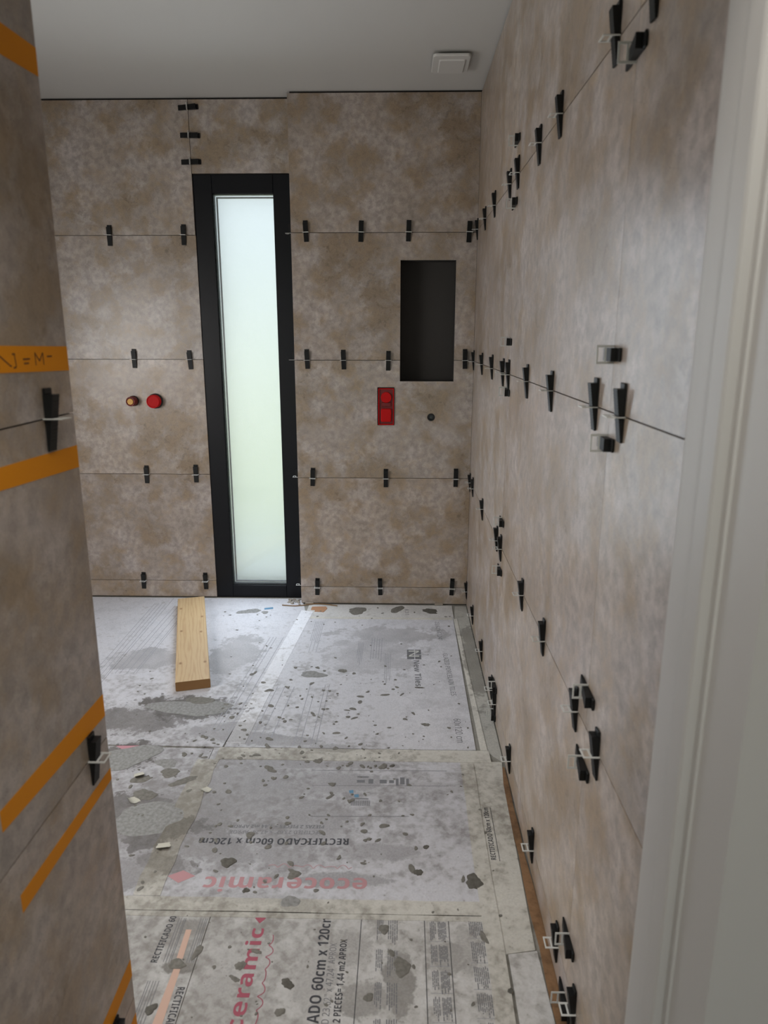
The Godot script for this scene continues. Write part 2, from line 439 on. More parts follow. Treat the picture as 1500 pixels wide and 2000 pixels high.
func walls() -> void:
	# window wall with the tall window, joints at JB
	var w := struct("wall_back", "window wall of large beige stone-look tiles around the tall black window", "wall")
	var st := begin()
	var zb := BACK - 0.010
	box(st, Vector3(-2.85, 0, -0.40), Vector3(WINL, 2.65, zb))
	box(st, Vector3(WINL, 2.187, -0.40), Vector3(PIER + 0.01, 2.65, zb))
	box(st, Vector3(WINL, -0.1, -0.40), Vector3(PIER + 0.01, 0.004, zb))
	build(st, "backing", M.adhesive, w)
	var ys := [0.006] + JB + [TOP]
	for k in 5:
		tile(w, Vector3(-2.59, 0, BACK), Vector3.RIGHT, Vector3.BACK, 2.59 + WINL - (2 * G if k == 4 else 0.0), ys[k] + G, ys[k + 1] - G)
	tile(w, Vector3(WINL, 0, BACK), Vector3.RIGHT, Vector3.BACK, PIER - WINL, 2.189, TOP - G)
	# niche wall: the pier that stands forward
	var p := struct("wall_pier", "niche wall standing forward of the window, beige tiles with a dark opening", "wall")
	st = begin()
	# backing with the niche left open
	var nx0 := -0.3687; var nx1 := -0.0985; var ny0 := 1.201; var ny1 := 1.781
	box(st, Vector3(PIER + 0.01, 0, -0.40), Vector3(nx0, 2.65, -0.010))
	box(st, Vector3(nx1, 0, -0.40), Vector3(0.25, 2.65, -0.010))
	box(st, Vector3(nx0, 0, -0.40), Vector3(nx1, ny0, -0.010))
	box(st, Vector3(nx0, ny1, -0.40), Vector3(nx1, 2.65, -0.010))
	build(st, "backing", M.adhesive, p)
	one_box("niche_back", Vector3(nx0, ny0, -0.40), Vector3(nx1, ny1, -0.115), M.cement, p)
	var holes := [Rect2(nx0 - PIER, ny0, nx1 - nx0, ny1 - ny0), Rect2(-0.4825 - PIER, 0.979, 0.0865, 0.1925), Rect2(-0.2225 - PIER, 1.0075, 0.0275, 0.0265)]
	for k in 5:
		tile(p, Vector3(PIER, 0, 0), Vector3.RIGHT, Vector3.BACK, -PIER - 0.001, ys[k] + G, ys[k + 1] - G, holes if k in [2, 3] else [])
		tile(p, Vector3(PIER, 0, zb), Vector3.BACK, Vector3.LEFT, -0.010 - zb - 0.0005, ys[k] + G, ys[k + 1] - G)
	# long wall
	var r := struct("wall_right", "long tiled wall receding from the niche to the white door frame", "wall")
	one_box("backing", Vector3(0.010, 0, -0.01), Vector3(0.25, 2.65, 3.0), M.adhesive, r)
	ys = [0.005] + JR + [TOP]
	var zs := [0.0, 1.190, 2.400, 2.800]
	for k in 5:
		for j in 3:
			tile(r, Vector3(0, 0, zs[j] + (0.0005 if j else 0.0)), Vector3.BACK, Vector3.LEFT, zs[j + 1] - zs[j] - (0.001 if j else 0.0005), ys[k] + G, ys[k + 1] - G)
	# short partition beside the doorway
	var s := struct("wall_partition", "near partition end tiled in beige, striped with yellow tape", "wall")
	one_box("backing", Vector3(-1.03, 0, STUB_END + 0.010), Vector3(STUB - 0.010, 2.65, 3.0), M.adhesive, s)
	ys = [0.006] + JB + [TOP]
	for k in 5:
		tile(s, Vector3(STUB, 0, STUB_END), Vector3.BACK, Vector3.RIGHT, 3.0 - STUB_END, ys[k] + G, ys[k + 1] - G)
		tile(s, Vector3(-1.03, 0, STUB_END), Vector3.RIGHT, Vector3.FORWARD, STUB + 1.03 - 0.0005, ys[k] + G, ys[k + 1] - G)
	# rest of the room, out of the picture to the side
	var l := struct("wall_left", "plain wall at the hidden side of the room with an unseen frosted window", "wall")
	st = begin()
	box(st, Vector3(-2.90, 0, -0.40), Vector3(-2.60, 0.70, 3.0))
	box(st, Vector3(-2.90, 1.90, -0.40), Vector3(-2.60, 2.65, 3.0))
	box(st, Vector3(-2.90, 0.70, -0.40), Vector3(-2.60, 1.90, 1.40))
	box(st, Vector3(-2.90, 0.70, 2.70), Vector3(-2.60, 1.90, 3.0))
	build(st, "plaster", M.wall_paint, l)
	var d := struct("wall_front", "wall that holds the doorway", "wall")
	st = begin()
	box(st, Vector3(-2.60, 0, 2.85), Vector3(-1.03, 2.65, 3.0))
	box(st, Vector3(-1.03, 2.045, 2.85), Vector3(0.012, 2.65, 3.0))  # lintel out of view, set low to shade the upper near walls
	build(st, "plaster", M.wall_paint, d)
	var h := struct("wall_hall", "plain walls of the hallway behind the doorway", "wall")
	st = begin()
	box(st, Vector3(-2.2, 0, 3.0), Vector3(-2.0, 2.65, 5.4))
	box(st, Vector3(1.0, 0, 3.0), Vector3(1.2, 2.65, 5.4))
	box(st, Vector3(0.25, 0, 2.9), Vector3(1.2, 2.65, 3.0))
	box(st, Vector3(-2.2, 0, 5.2), Vector3(-1.1, 2.65, 5.4))
	box(st, Vector3(0.2, 0, 5.2), Vector3(1.2, 2.65, 5.4))
	box(st, Vector3(-1.1, 2.1, 5.2), Vector3(0.2, 2.65, 5.4))
	build(st, "plaster", M.wall_paint, h)
	var c := struct("ceiling", "smooth white ceiling over the room", "ceiling")
	st = begin()
	box(st, Vector3(-2.90, CEIL, -0.40), Vector3(1.2, 2.80, 3.14)); box(st, Vector3(-2.90, CEIL, 3.66), Vector3(1.2, 2.80, 5.4))
	box(st, Vector3(-2.90, CEIL, 3.14), Vector3(-0.90, 2.80, 3.66)); box(st, Vector3(0.0, CEIL, 3.14), Vector3(1.2, 2.80, 3.66))
	build(st, "plaster", M.paint, c)
	var rl := struct("window_3", "unseen frosted rooflight over the hallway, placed to light the near floor", "window")  # rooflight out of view, placed to light the near floor
	one_box("pane", Vector3(-0.90, 2.66, 3.14), Vector3(0.0, 2.67, 3.66), M.frost, rl)

func glazing(called: String, label: String, lo: Vector3, hi: Vector3, normal: Vector3, at: float) -> Node3D:
	# a frosted pane in a plain frame for the openings out of view; lo..hi is the opening
	var w := struct(called, label, "window")
	var st := begin()
	var t := 0.06
	if absf(normal.x) > 0.5:
		box(st, Vector3(at - 0.03, lo.y, lo.z), Vector3(at + 0.03, hi.y, lo.z + t)); box(st, Vector3(at - 0.03, lo.y, hi.z - t), Vector3(at + 0.03, hi.y, hi.z))
		box(st, Vector3(at - 0.03, lo.y, lo.z + t), Vector3(at + 0.03, lo.y + t, hi.z - t)); box(st, Vector3(at - 0.03, hi.y - t, lo.z + t), Vector3(at + 0.03, hi.y, hi.z - t))
		build(st, "window_frame", M.frame, w)
		one_box("pane", Vector3(at - 0.004, lo.y + t, lo.z + t), Vector3(at + 0.004, hi.y - t, hi.z - t), M.frost, w)
	else:
		box(st, Vector3(lo.x, lo.y, at - 0.03), Vector3(lo.x + t, hi.y, at + 0.03)); box(st, Vector3(hi.x - t, lo.y, at - 0.03), Vector3(hi.x, hi.y, at + 0.03))
		box(st, Vector3(lo.x + t, lo.y, at - 0.03), Vector3(hi.x - t, lo.y + t, at + 0.03)); box(st, Vector3(lo.x + t, hi.y - t, at - 0.03), Vector3(hi.x - t, hi.y, at + 0.03))
		build(st, "window_frame", M.frame, w)
		one_box("pane", Vector3(lo.x + t, lo.y + t, at - 0.004), Vector3(hi.x - t, hi.y - t, at + 0.004), M.frost, w)
	return w

func window_and_door() -> void:
	var w := struct("window_1", "tall narrow black window with frosted glass beside the niche wall", "window")
	var zf := BACK - 0.006
	var x0 := WINL + 0.0015; var x1 := PIER - 0.0005
	var gx0 := -1.2935; var gx1 := -0.9935; var gy0 := 0.0735; var gy1 := 2.0995
	var y0 := 0.0045; var y1 := 2.1855
	# outer frame and inner bead, stiles and rails as pieces
	for part in [["stile", x0, y0, gx0, y1], ["stile", gx1, y0, x1, y1], ["rail", gx0, y0, gx1, gy0], ["rail", gx0, gy1, gx1, y1]]:
		one_box(part[0], Vector3(part[1], part[2], zf - 0.07), Vector3(part[3], part[4], zf), M.frame, w, 0.002)
	# the gasket, spacer bar and panes lie behind the face of the frame
	var e := 0.004
	var st := begin()
	box(st, Vector3(gx0, gy0, zf - 0.028), Vector3(gx0 + 0.002, gy1, zf - 0.012)); box(st, Vector3(gx1 - 0.002, gy0, zf - 0.028), Vector3(gx1, gy1, zf - 0.012))
	box(st, Vector3(gx0, gy0, zf - 0.028), Vector3(gx1, gy0 + 0.002, zf - 0.012)); box(st, Vector3(gx0, gy1 - 0.002, zf - 0.028), Vector3(gx1, gy1, zf - 0.012))
	build(st, "gasket", M.gasket, w)
	one_box("pane", Vector3(gx0, gy0, zf - 0.032), Vector3(gx1, gy1, zf - 0.028), M.pane, w)
	st = begin()
	var s0 := 0.011; var s1 := 0.0165
	box(st, Vector3(gx0 + s0, gy0 + s0, zf - 0.046), Vector3(gx0 + s1, gy1 - s0, zf - 0.034)); box(st, Vector3(gx1 - 0.0035, gy0 + s0, zf - 0.046), Vector3(gx1 - 0.0005, gy1 - s0, zf - 0.034))
	box(st, Vector3(gx0 + s1, gy0 + s0, zf - 0.046), Vector3(gx1 - 0.0035, gy0 + s1, zf - 0.034)); box(st, Vector3(gx0 + s1, gy1 - s1, zf - 0.046), Vector3(gx1 - 0.0035, gy1 - s0, zf - 0.034))
	build(st, "spacer_bar", M.spacer, w)
	one_box("pane", Vector3(gx0, gy0, zf - 0.056), Vector3(gx1, gy1, zf - 0.050), M.frost, w)
	# door frame: a stepped section run up one side of the doorway and an unseen head across
	var d := struct("door_1", "white moulded door frame at the viewer's side of the long wall", "door")
	var prof := PackedVector2Array([Vector2(0.008, 2.772), Vector2(-0.010, 2.772), Vector2(-0.0155, 2.777), Vector2(-0.0185, 2.790), Vector2(-0.0215, 2.815), Vector2(-0.0245, 2.845), Vector2(-0.0275, 2.860), Vector2(-0.030, 2.897), Vector2(-0.0285, 2.9022), Vector2(-0.0175, 2.9026), Vector2(-0.0185, 2.912), Vector2(-0.020, 2.918), Vector2(-0.0165, 2.919), Vector2(-0.0165, 2.986), Vector2(-0.0165, 3.004), Vector2(0.09, 3.004), Vector2(0.09, 2.999), Vector2(0.011, 2.999)])
	st = begin()
	prism(st, prof, 0.0, 2.044)
	build(st, "jamb", M.jamb, d)
	one_box("unseen_door_head", Vector3(STUB + 0.001, 2.015, 2.80), Vector3(-0.031, 2.044, 2.99), M.jamb, d, 0.002)  # head out of view, its height chosen to shade the upper walls
	glazing("window_2", "unseen frosted window in the hidden side wall, placed to light the room", Vector3(-2.9, 0.70, 1.40), Vector3(-2.6, 1.90, 2.70), Vector3.RIGHT, -2.75)  # window out of view, placed for the light from the side
	glazing("door_2", "unseen glazed door ending the hallway, placed to light the doorway from behind", Vector3(-1.1, 0.0, 5.2), Vector3(0.2, 2.1, 5.4), Vector3.BACK, 5.3)  # glazed door out of view, placed for light from behind the viewer

# ---------------------------------------------------------------- tile levellers
var proto: Node3D

func leveller_shapes() -> void:
	# local axes: y along the wedge (thick end up), z out of the wall, x across
	var st := begin()
	var hw := 0.0112
	var top := 0.040
	var tip := -0.047
	var base := 0.0012
	var prof := []                       # outer saw-toothed face from the thick end to the tip
	var teeth := 16
	for k in teeth + 1:
		var t := float(k) / teeth
		var y := lerpf(top, tip, t)
		var z := lerpf(0.0165, 0.0040, t)
		prof.append(Vector2(y, z))
		if k < teeth:
			prof.append(Vector2(lerpf(top, tip, (k + 0.8) / teeth), z - 0.0001))
	for k in prof.size() - 1:
		var a: Vector2 = prof[k]
		var b: Vector2 = prof[k + 1]
		var n := Vector3(0, (a.y - b.y), (a.x - b.x)).normalized()
		if n.z < 0: n = -n
		quad(st, Vector3(-hw, a.x, a.y), Vector3(hw, a.x, a.y), Vector3(hw, b.x, b.y), Vector3(-hw, b.x, b.y), n)
		for s in [-1.0, 1.0]:
			quad(st, Vector3(s * hw, a.x, base), Vector3(s * hw, a.x, a.y), Vector3(s * hw, b.x, b.y), Vector3(s * hw, b.x, base), Vector3(s, 0, 0))
	quad(st, Vector3(-hw, top, base), Vector3(hw, top, base), Vector3(hw, top, 0.0165), Vector3(-hw, top, 0.0165), Vector3.UP)
	quad(st, Vector3(-hw, tip, base), Vector3(hw, tip, base), Vector3(hw, tip, 0.004), Vector3(-hw, tip, 0.004), Vector3.DOWN)
	quad(st, Vector3(-hw, tip, base), Vector3(hw, tip, base), Vector3(hw, top, base), Vector3(-hw, top, base), Vector3.FORWARD)
	box(st, Vector3(-hw, top, base), Vector3(hw, top + 0.0095, base + 0.0042), 0.0008)
	var wedge := st.commit()
	var cw := 0.0315
	var clip := slab(Vector3(-cw / 2, 0.0009, 0.0003), Vector3.RIGHT, Vector3.BACK, Vector3.UP, cw, 0.0300, 0.0016, [Rect2(0.0036, 0.0008, cw - 0.0072, 0.0122), Rect2(0.0040, 0.0165, cw - 0.008, 0.0105)], Vector2.ZERO)
	proto = Node3D.new()
	proto.name = "tile_leveller"
	put(wedge, "wedge", M.wedge, proto)
	put(clip, "clip", M.clip, proto)

func leveller(at: Vector3, along: Vector3, normal: Vector3, label: String, group: String) -> void:
	var o: Node3D = proto.duplicate()
	o.name = numbered("tile_leveller")
	add_child(o)
	var x := along.cross(normal)
	o.transform = Transform3D(Basis(x, along, normal), at)
	o.rotate_object_local(Vector3.BACK, rng.randf_range(-0.05, 0.05))
	o.get_node("wedge").position.y = rng.randf_range(-0.004, 0.006)
	tag(o, label, "tile leveller", group)

const ORD := ["first", "second", "third", "fourth", "fifth", "sixth", "seventh", "eighth", "ninth", "tenth"]
const ROW := ["lowest joint", "second joint up", "third joint up", "top joint"]

func levellers() -> void:
	leveller_shapes()
	var R := {
		0: [-0.0, 0.358, 0.763, 1.112, 1.221, 1.588, 2.000, 2.310, 2.475],
		1: [0.030, 0.179, 0.606, 1.094, 1.199, 1.665, 1.986, 2.329, 2.490],
		2: [0.028, 0.407, 0.769, 1.083, 1.214, 1.576, 1.916, 2.313, 2.476],
		3: [0.018, 0.347, 0.668, 1.074, 1.241, 1.597, 1.850, 2.286, 2.478],
	}
	for j in R:
		for k in R[j].size():
			var z: float = maxf(R[j][k], 0.020)
			leveller(Vector3(0, JR[j], z), Vector3.UP, Vector3.LEFT, "black wedge in white clip, long wall's %s, %s from the corner" % [ROW[j], ORD[k]], "levelling wedges along the long wall's level joints")
	var V := [[1.190, 2.022, "far upright joint, just above the top level joint"], [1.190, 1.838, "far upright joint, just below the top level joint"], [2.400, 1.856, "near upright joint, just below the top level joint"],
		[1.190, 1.408, "far upright joint, just above the third level joint"], [1.190, 1.243, "far upright joint, just below the third level joint"], [2.400, 1.398, "near upright joint, just above the third level joint"], [2.400, 1.246, "near upright joint, just below the third level joint"],
		[1.190, 0.786, "far upright joint, just above the second level joint"], [1.190, 0.605, "far upright joint, just below the second level joint"], [2.400, 0.766, "near upright joint, just above the second level joint"], [2.400, 0.613, "near upright joint, just below the second level joint"],
		[1.190, 0.147, "far upright joint, just above the lowest level joint"], [1.190, 0.034, "far upright joint, down at the floor"], [2.400, 0.190, "near upright joint, just above the lowest level joint"], [2.400, 0.036, "near upright joint, down at the floor"]]
	for v in V:
		leveller(Vector3(0, v[1], v[0]), Vector3.BACK, Vector3.LEFT, "sideways black wedge on long wall's " + v[2], "levelling wedges along the long wall's upright joints")
	var P := {3: [-0.826, -0.560, -0.331, -0.040], 2: [-0.835, -0.652, -0.427, -0.044], 1: [-0.821, -0.439, -0.075], 0: [-0.810, -0.469, -0.081]}
	for j in P:
		for k in P[j].size():
			leveller(Vector3(P[j][k], JB[j], 0), Vector3.UP, Vector3.BACK, "black wedge in white clip, niche wall's %s, %s from the window" % [ROW[j], ORD[k]], "levelling wedges on the niche wall")
		leveller(Vector3(PIER, JB[j], -0.030), Vector3.UP, Vector3.LEFT, "white clip and wedge on the niche wall's edge beside the window, %s" % ROW[j], "levelling wedges on the niche wall's edge")
	var L := {3: [-1.443, -1.813], 2: [-1.451, -1.740], 1: [-1.458, -1.724], 0: [-1.442, -1.789]}
	for j in L:
		for k in 2:
			leveller(Vector3(L[j][k], JB[j], BACK), Vector3.UP, Vector3.BACK, "black wedge in white clip, window wall's %s, %s from the window" % [ROW[j], ORD[k]], "levelling wedges on the window wall")
	for k in 3:
		leveller(Vector3(WINL - G, [2.478, 2.356, 2.239][k], BACK), Vector3.RIGHT, Vector3.BACK, "sideways black wedge above the window, %s below the ceiling" % ORD[k], "wedges on the upright joint above the window")
	for k in 3:
		leveller(Vector3(STUB, JB[2 - k], [2.566, 2.546, 2.572][k]), Vector3.UP, Vector3.RIGHT, "black wedge in white clip on the yellow-taped partition, %s" % ["upper one", "lower one", "lowest one near the floor"][k], "levelling wedges on the partition")

# ---------------------------------------------------------------- floor
func sheet(called: String, label: String, category: String, pts: Array, y0: float, y1: float, m: Material, group := "") -> Node3D:
	var p := PackedVector2Array()
	for q in pts: p.append(Vector2(q[0], q[1]))
	var st := begin()
	prism(st, p, y0, y1, true)
	var t := thing(called, label, category, Vector3.ZERO, group)
	build(st, "sheet" if category != "tape" else "strip", m, t)
	return t

func ragged(x0: float, x1: float, z0: float, z1: float, n: int, jit: float) -> Array:
	# a long strip along x or z with slightly torn long edges
	var a := []
	var b := []
	var along_x := absf(x1 - x0) > absf(z1 - z0)
	for i in n + 1:
		var t := float(i) / n
		var j0 := rng.randf_range(-jit, jit)
		var j1 := rng.randf_range(-jit, jit)
		if along_x:
			a.append([lerpf(x0, x1, t), z0 + j0]); b.append([lerpf(x0, x1, t), z1 + j1])
		else:
			a.append([x0 + j0, lerpf(z0, z1, t)]); b.append([x1 + j1, lerpf(z0, z1, t)])
	b.reverse()
	return a + b

func words(parent: Node3D, text: String, a: Vector2, b: Vector2, cap: float, y: float, m: Material, bold := true, up_sign := 1.0, family := "Droid Sans", called := "printed_text") -> void:
	# flat print from a to b (floor x, z) with capitals cap high; up_sign -1 mirrors which side the tops point to
	var f := SystemFont.new()
	f.font_names = PackedStringArray([family])
	f.font_weight = 700 if bold else 400
	var tm := TextMesh.new()
	tm.text = text
	tm.font = f
	tm.font_size = 64
	tm.pixel_size = 0.01
	tm.depth = 0.0
	tm.curve_step = 2.0
	tm.horizontal_alignment = HORIZONTAL_ALIGNMENT_LEFT
	tm.vertical_alignment = VERTICAL_ALIGNMENT_BOTTOM
	var box_ := tm.get_aabb()
	var cap_now := 0.714 * 0.64
	var d := (b - a).normalized()
	var sx := (b - a).length() / maxf(box_.size.x, 0.001)
	var sy := cap / cap_now
	var right := Vector3(d.x, 0, d.y)
	var up := Vector3(d.y, 0, -d.x) * up_sign
	var st := begin()
	var arr := tm.get_mesh_arrays()
	var vv: PackedVector3Array = arr[Mesh.ARRAY_VERTEX]
	var ii: PackedInt32Array = arr[Mesh.ARRAY_INDEX]
	# baseline: the lowest point of the first capital is close to the bottom of the box less the descender
	var desc := 0.0
	for ch in ["g", "p", "q", "y", ",", "(", "j"]:
		if ch in text: desc = 0.21 * 0.64 if ch != "," else maxf(desc, 0.10 * 0.64)
	for k in range(0, ii.size(), 3):
		var q := []
		for m3 in 3:
			var v := vv[ii[k + m3]]
			q.append(Vector3(a.x, y, a.y) + right * (v.x - box_.position.x) * sx + up * (v.y - box_.position.y - desc) * sy)
		tri(st, q[0], q[1], q[2], Vector3.UP)
	build(st, called, m, parent)

func rect(st: SurfaceTool, x0: float, z0: float, x1: float, z1: float, y: float) -> void:
	quad(st, Vector3(x0, y, z0), Vector3(x1, y, z0), Vector3(x1, y, z1), Vector3(x0, y, z1), Vector3.UP)

func stroke(st: SurfaceTool, a: Vector2, b: Vector2, w: float, y: float) -> void:
	var n := (b - a).orthogonal().normalized() * w / 2
	quad(st, Vector3(a.x + n.x, y, a.y + n.y), Vector3(b.x + n.x, y, b.y + n.y), Vector3(b.x - n.x, y, b.y - n.y), Vector3(a.x - n.x, y, a.y - n.y), Vector3.UP)

func paragraph(st: SurfaceTool, x0: float, x1: float, z0: float, z1: float, n: int, y: float) -> void:
	# rows of fine print too small to read, each row a broken line running along z
	for i in n:
		var x := lerpf(x0, x1, (i + 0.5) / n)
		var z := z0 + rng.randf_range(0, 0.006)
		var zend := z1 - rng.randf_range(0, (z1 - z0) * 0.35)
		while z < zend:
			var l := rng.randf_range(0.006, 0.02)
			rect(st, x - 0.0011, z, x + 0.0011, minf(z + l, zend), y)
			z += l + 0.002

func scribble(st: SurfaceTool, a: Vector2, b: Vector2, amp: float, waves: float, w: float, y: float) -> void:
	var n := (b - a).orthogonal().normalized()
	var last := a
	var N := 90
	for i in range(1, N + 1):
		var t := float(i) / N
		var p := a.lerp(b, t + 0.012 * cos(t * TAU * waves)) + n * amp * sin(t * TAU * waves) * (0.6 + 0.4 * sin(t * 17.0))
		stroke(st, last, p, w, y)
		last = p

func floor_and_sheets() -> void:
	var fl := struct("floor", "grey screed floor beneath the taped protective sheets", "floor")
	var st := begin()
	prism(st, PackedVector2Array([Vector2(-2.9, -0.40), Vector2(1.2, -0.40), Vector2(1.2, 5.4), Vector2(-2.9, 5.4)]), -0.12, 0.0, true)
	build(st, "screed", M.screed, fl)
	var T := 0.0030          # top of the sheets
	var K := 0.0038          # top of tape on them
	var e := 0.0003
	var Y := T + e
	# --- far sheet with the square logo
	var A := sheet("floor_sheet", "pale printed sheet with a square logo, lying before the niche wall", "protective sheet", [[-0.86, 0.203], [-0.086, 0.203], [-0.090, 1.4015], [-0.985, 1.4015]], 0.0, T, M.board)
	words(A, "New Tiles", Vector2(-0.300, 0.690), Vector2(-0.294, 0.935), 0.026, Y, M.grey_print)
	st = begin()
	rect(st, -0.3275, 0.577, -0.2945, 0.678, Y); rect(st, -0.291, 0.577, -0.263, 0.628, Y); rect(st, -0.291, 0.632, -0.263, 0.678, Y)
	build(st, "logo_block", M.grey_print, A)
	words(A, "N", Vector2(-0.320, 0.588), Vector2(-0.319, 0.652), 0.047, Y + e, M.clip, false, 1.0, "Droid Sans", "logo_letter")
	words(A, "GLAZED PORCELAIN TILES", Vector2(-0.163, 0.615), Vector2(-0.150, 1.010), 0.021, Y, M.grey_print, false)
	words(A, "23,62\"x47,24\"", Vector2(-0.183, 0.240), Vector2(-0.176, 0.468), 0.021, Y, M.grey_print, false)
	words(A, "60x120 cm", Vector2(-0.155, 1.190), Vector2(-0.153, 1.355), 0.026, Y, M.grey_print, false)
	st = begin()
	for c in [[-0.795, -0.745, 0.25, 0.62, 6], [-0.56, -0.53, 0.5, 0.75, 4], [-0.50, -0.44, 0.45, 0.72, 5], [-0.43, -0.40, 0.62, 0.95, 4]]:
		paragraph(st, c[0], c[1], c[2], c[3], c[4], Y)
	for x in [-0.735, -0.712, -0.672, -0.655]:
		stroke(st, Vector2(x, 0.92 + rng.randf() * 0.1), Vector2(x - 0.006, 1.39), 0.0022, Y)
	for x in [-0.87, -0.84, -0.80]:
		stroke(st, Vector2(x, 0.95), Vector2(x - 0.03, 1.36), 0.0026, Y)
	tag(build(st, "printed_lines", M.faint_print, A), "", "", "", "stuff")
	# --- strip behind it, at the foot of the niche wall
	var A2 := sheet("floor_sheet", "narrow pale sheet along the foot of the niche wall", "protective sheet", [[-0.855, 0.012], [-0.080, 0.014], [-0.082, 0.200], [-0.858, 0.198]], 0.0, T, M.board_dull)
	words(A2, "K31", Vector2(-0.335, 0.075), Vector2(-0.333, 0.150), 0.02, Y, M.grey_print, false)
	# --- sheet before the window, laid a little askew
	var B := sheet("floor_sheet", "pale sheet laid askew before the tall window, the timber lying across it", "protective sheet", [[-1.62, -0.068], [-0.905, -0.068], [-0.866, 0.10], [-0.992, 1.4015], [-1.62, 1.395]], 0.0, T, M.board)
	st = begin()
	for x in [-1.02, -1.005, -0.99, -0.955, -0.94]:
		stroke(st, Vector2(x + 0.03, 0.45), Vector2(x - 0.04, 1.30), 0.0024, Y)
	for x in [-1.58, -1.56, -1.53, -1.50, -1.49]:
		stroke(st, Vector2(x, 0.05), Vector2(x - 0.015, 0.85), 0.0024, Y)
	tag(build(st, "printed_lines", M.faint_print, B), "", "", "", "stuff")
	st = begin()
	prism(st, PackedVector2Array([Vector2(-1.090, 0.075), Vector2(-1.045, 0.06), Vector2(-1.04, 0.085), Vector2(-1.085, 0.098)]), T, Y)
	build(st, "blue_mark", M.blue_print, B)
	var C := sheet("floor_sheet", "pale sheet at the foot of the window wall, beyond the timber", "protective sheet", [[-2.55, -0.068], [-1.622, -0.068], [-1.622, 1.40], [-2.55, 1.40]], 0.0, T, M.board)
	st = begin()
	for x in [-1.70, -1.68, -1.66, -1.64]:
		stroke(st, Vector2(x, 0.02), Vector2(x + 0.01, 0.9), 0.0024, Y)
	tag(build(st, "printed_lines", M.faint_print, C), "", "", "", "stuff")
	# --- middle sheet with upside-down print
	var D := sheet("floor_sheet", "dirty middle sheet with red and black lettering upside down", "protective sheet", [[-1.02, 1.408], [-0.128, 1.408], [-0.132, 2.141], [-1.02, 2.141]], 0.0, T, M.board)
	words(D, "RECTIFICADO 60cm x 120cm", Vector2(-0.507, 1.868), Vector2(-0.942, 1.876), 0.026, Y, M.dark_print)
	words(D, "RECTIFIED 23,62\" x 47,24\" APROX", Vector2(-0.590, 1.836), Vector2(-0.862, 1.840), 0.015, Y, M.grey_print, false)
	words(D, "PIEZAS 2 PIECES = 1,44 m2 APROX", Vector2(-0.585, 1.811), Vector2(-0.866, 1.815), 0.014, Y, M.grey_print)
	words(D, "ecoceramic", Vector2(-0.446, 2.022), Vector2(-0.885, 2.026), 0.050, Y, M.red_faint)
	st = begin()
	scribble(st, Vector2(-0.49, 1.984), Vector2(-0.72, 1.982), 0.008, 7.0, 0.002, Y)
	build(st, "script_lettering", M.red_faint, D)
	st = begin()
	prism(st, PackedVector2Array([Vector2(-0.989, 2.028), Vector2(-0.952, 2.006), Vector2(-0.914, 2.026), Vector2(-0.952, 2.052)]), T, Y)
	build(st, "printed_diamond", M.red_faint, D)
	st = begin()
	for q in [[-0.655, 1.535, -0.20], [-0.645, 1.618, -0.20], [-0.63, 1.772, -0.33]]:
		stroke(st, Vector2(q[0], q[1]), Vector2(q[2], q[1] - 0.007), 0.002, Y)
	rect(st, -0.500, 1.565, -0.462, 1.572, Y); rect(st, -0.500, 1.585, -0.474, 1.600, Y); rect(st, -0.462, 1.580, -0.446, 1.604, Y); rect(st, -0.425, 1.582, -0.402, 1.602, Y); rect(st, -0.372, 1.575, -0.363, 1.612, Y); rect(st, -0.338, 1.575, -0.329, 1.612, Y); rect(st, -0.358, 1.568, -0.343, 1.606, Y); rect(st, -0.394, 1.584, -0.378, 1.600, Y)
	for k in 26:
		var x := -0.512 + 0.06 * k / 26.0
		rect(st, x, 1.692, x + [0.0009, 0.0016, 0.0005][k % 3], 1.718, Y)
	rect(st, -0.512, 1.681, -0.458, 1.686, Y)
	tag(build(st, "printed_symbols", M.grey_print, D), "", "", "", "stuff")
	st = begin()
	for q in [[-0.515, 1.648], [-0.497, 1.669]]:
		prism(st, PackedVector2Array([Vector2(q[0] - 0.008, q[1] - 0.006), Vector2(q[0] + 0.006, q[1] - 0.009), Vector2(q[0] + 0.008, q[1] + 0.007), Vector2(q[0] - 0.005, q[1] + 0.008)]), T, Y)
	build(st, "blue_mark", M.blue_print, D)
	var E := sheet("floor_sheet", "mortar-smeared sheet between the timber and the taped partition", "protective sheet", [[-2.55, 1.402], [-1.62, 1.402], [-1.022, 1.414], [-1.022, 2.141], [-2.55, 2.141]], 0.0, T, M.board)
	st = begin()
	prism(st, PackedVector2Array([Vector2(-1.375, 1.385 + 0.02), Vector2(-1.27, 1.40), Vector2(-1.255, 1.418), Vector2(-1.33, 1.435)]), T, Y)
	build(st, "pink_mark", mat(Color(0.72, 0.52, 0.55), 0.7), E)
	# --- near sheet with big black and red lettering
	var N := sheet("floor_sheet", "near sheet with big red and black lettering reading away from the door", "protective sheet", [[-0.835, 2.1468], [-0.128, 2.1468], [-0.150, 2.98], [-0.835, 2.98]], 0.0, T, M.board_dull)
	words(N, "RECTIFICADO 60cm x 120cm", Vector2(-0.531, 2.585), Vector2(-0.530, 2.149), 0.0255, Y, M.dark_print)
	words(N, "RECTIFIED 23,62\" x 47,24\" APROX", Vector2(-0.509, 2.520), Vector2(-0.509, 2.237), 0.016, Y, M.grey_print, false)
	words(N, "PIEZAS 2 PIECES= 1,44 m2 APROX", Vector2(-0.484, 2.505), Vector2(-0.485, 2.225), 0.016, Y, M.dark_print)
	words(N, "ecoceramic", Vector2(-0.690, 2.590), Vector2(-0.692, 2.196), 0.036, Y, M.red_print)
	st = begin()
	scribble(st, Vector2(-0.664, 2.53), Vector2(-0.668, 2.22), 0.008, 9.0, 0.0022, Y)
	build(st, "script_lettering", M.red_print, N)
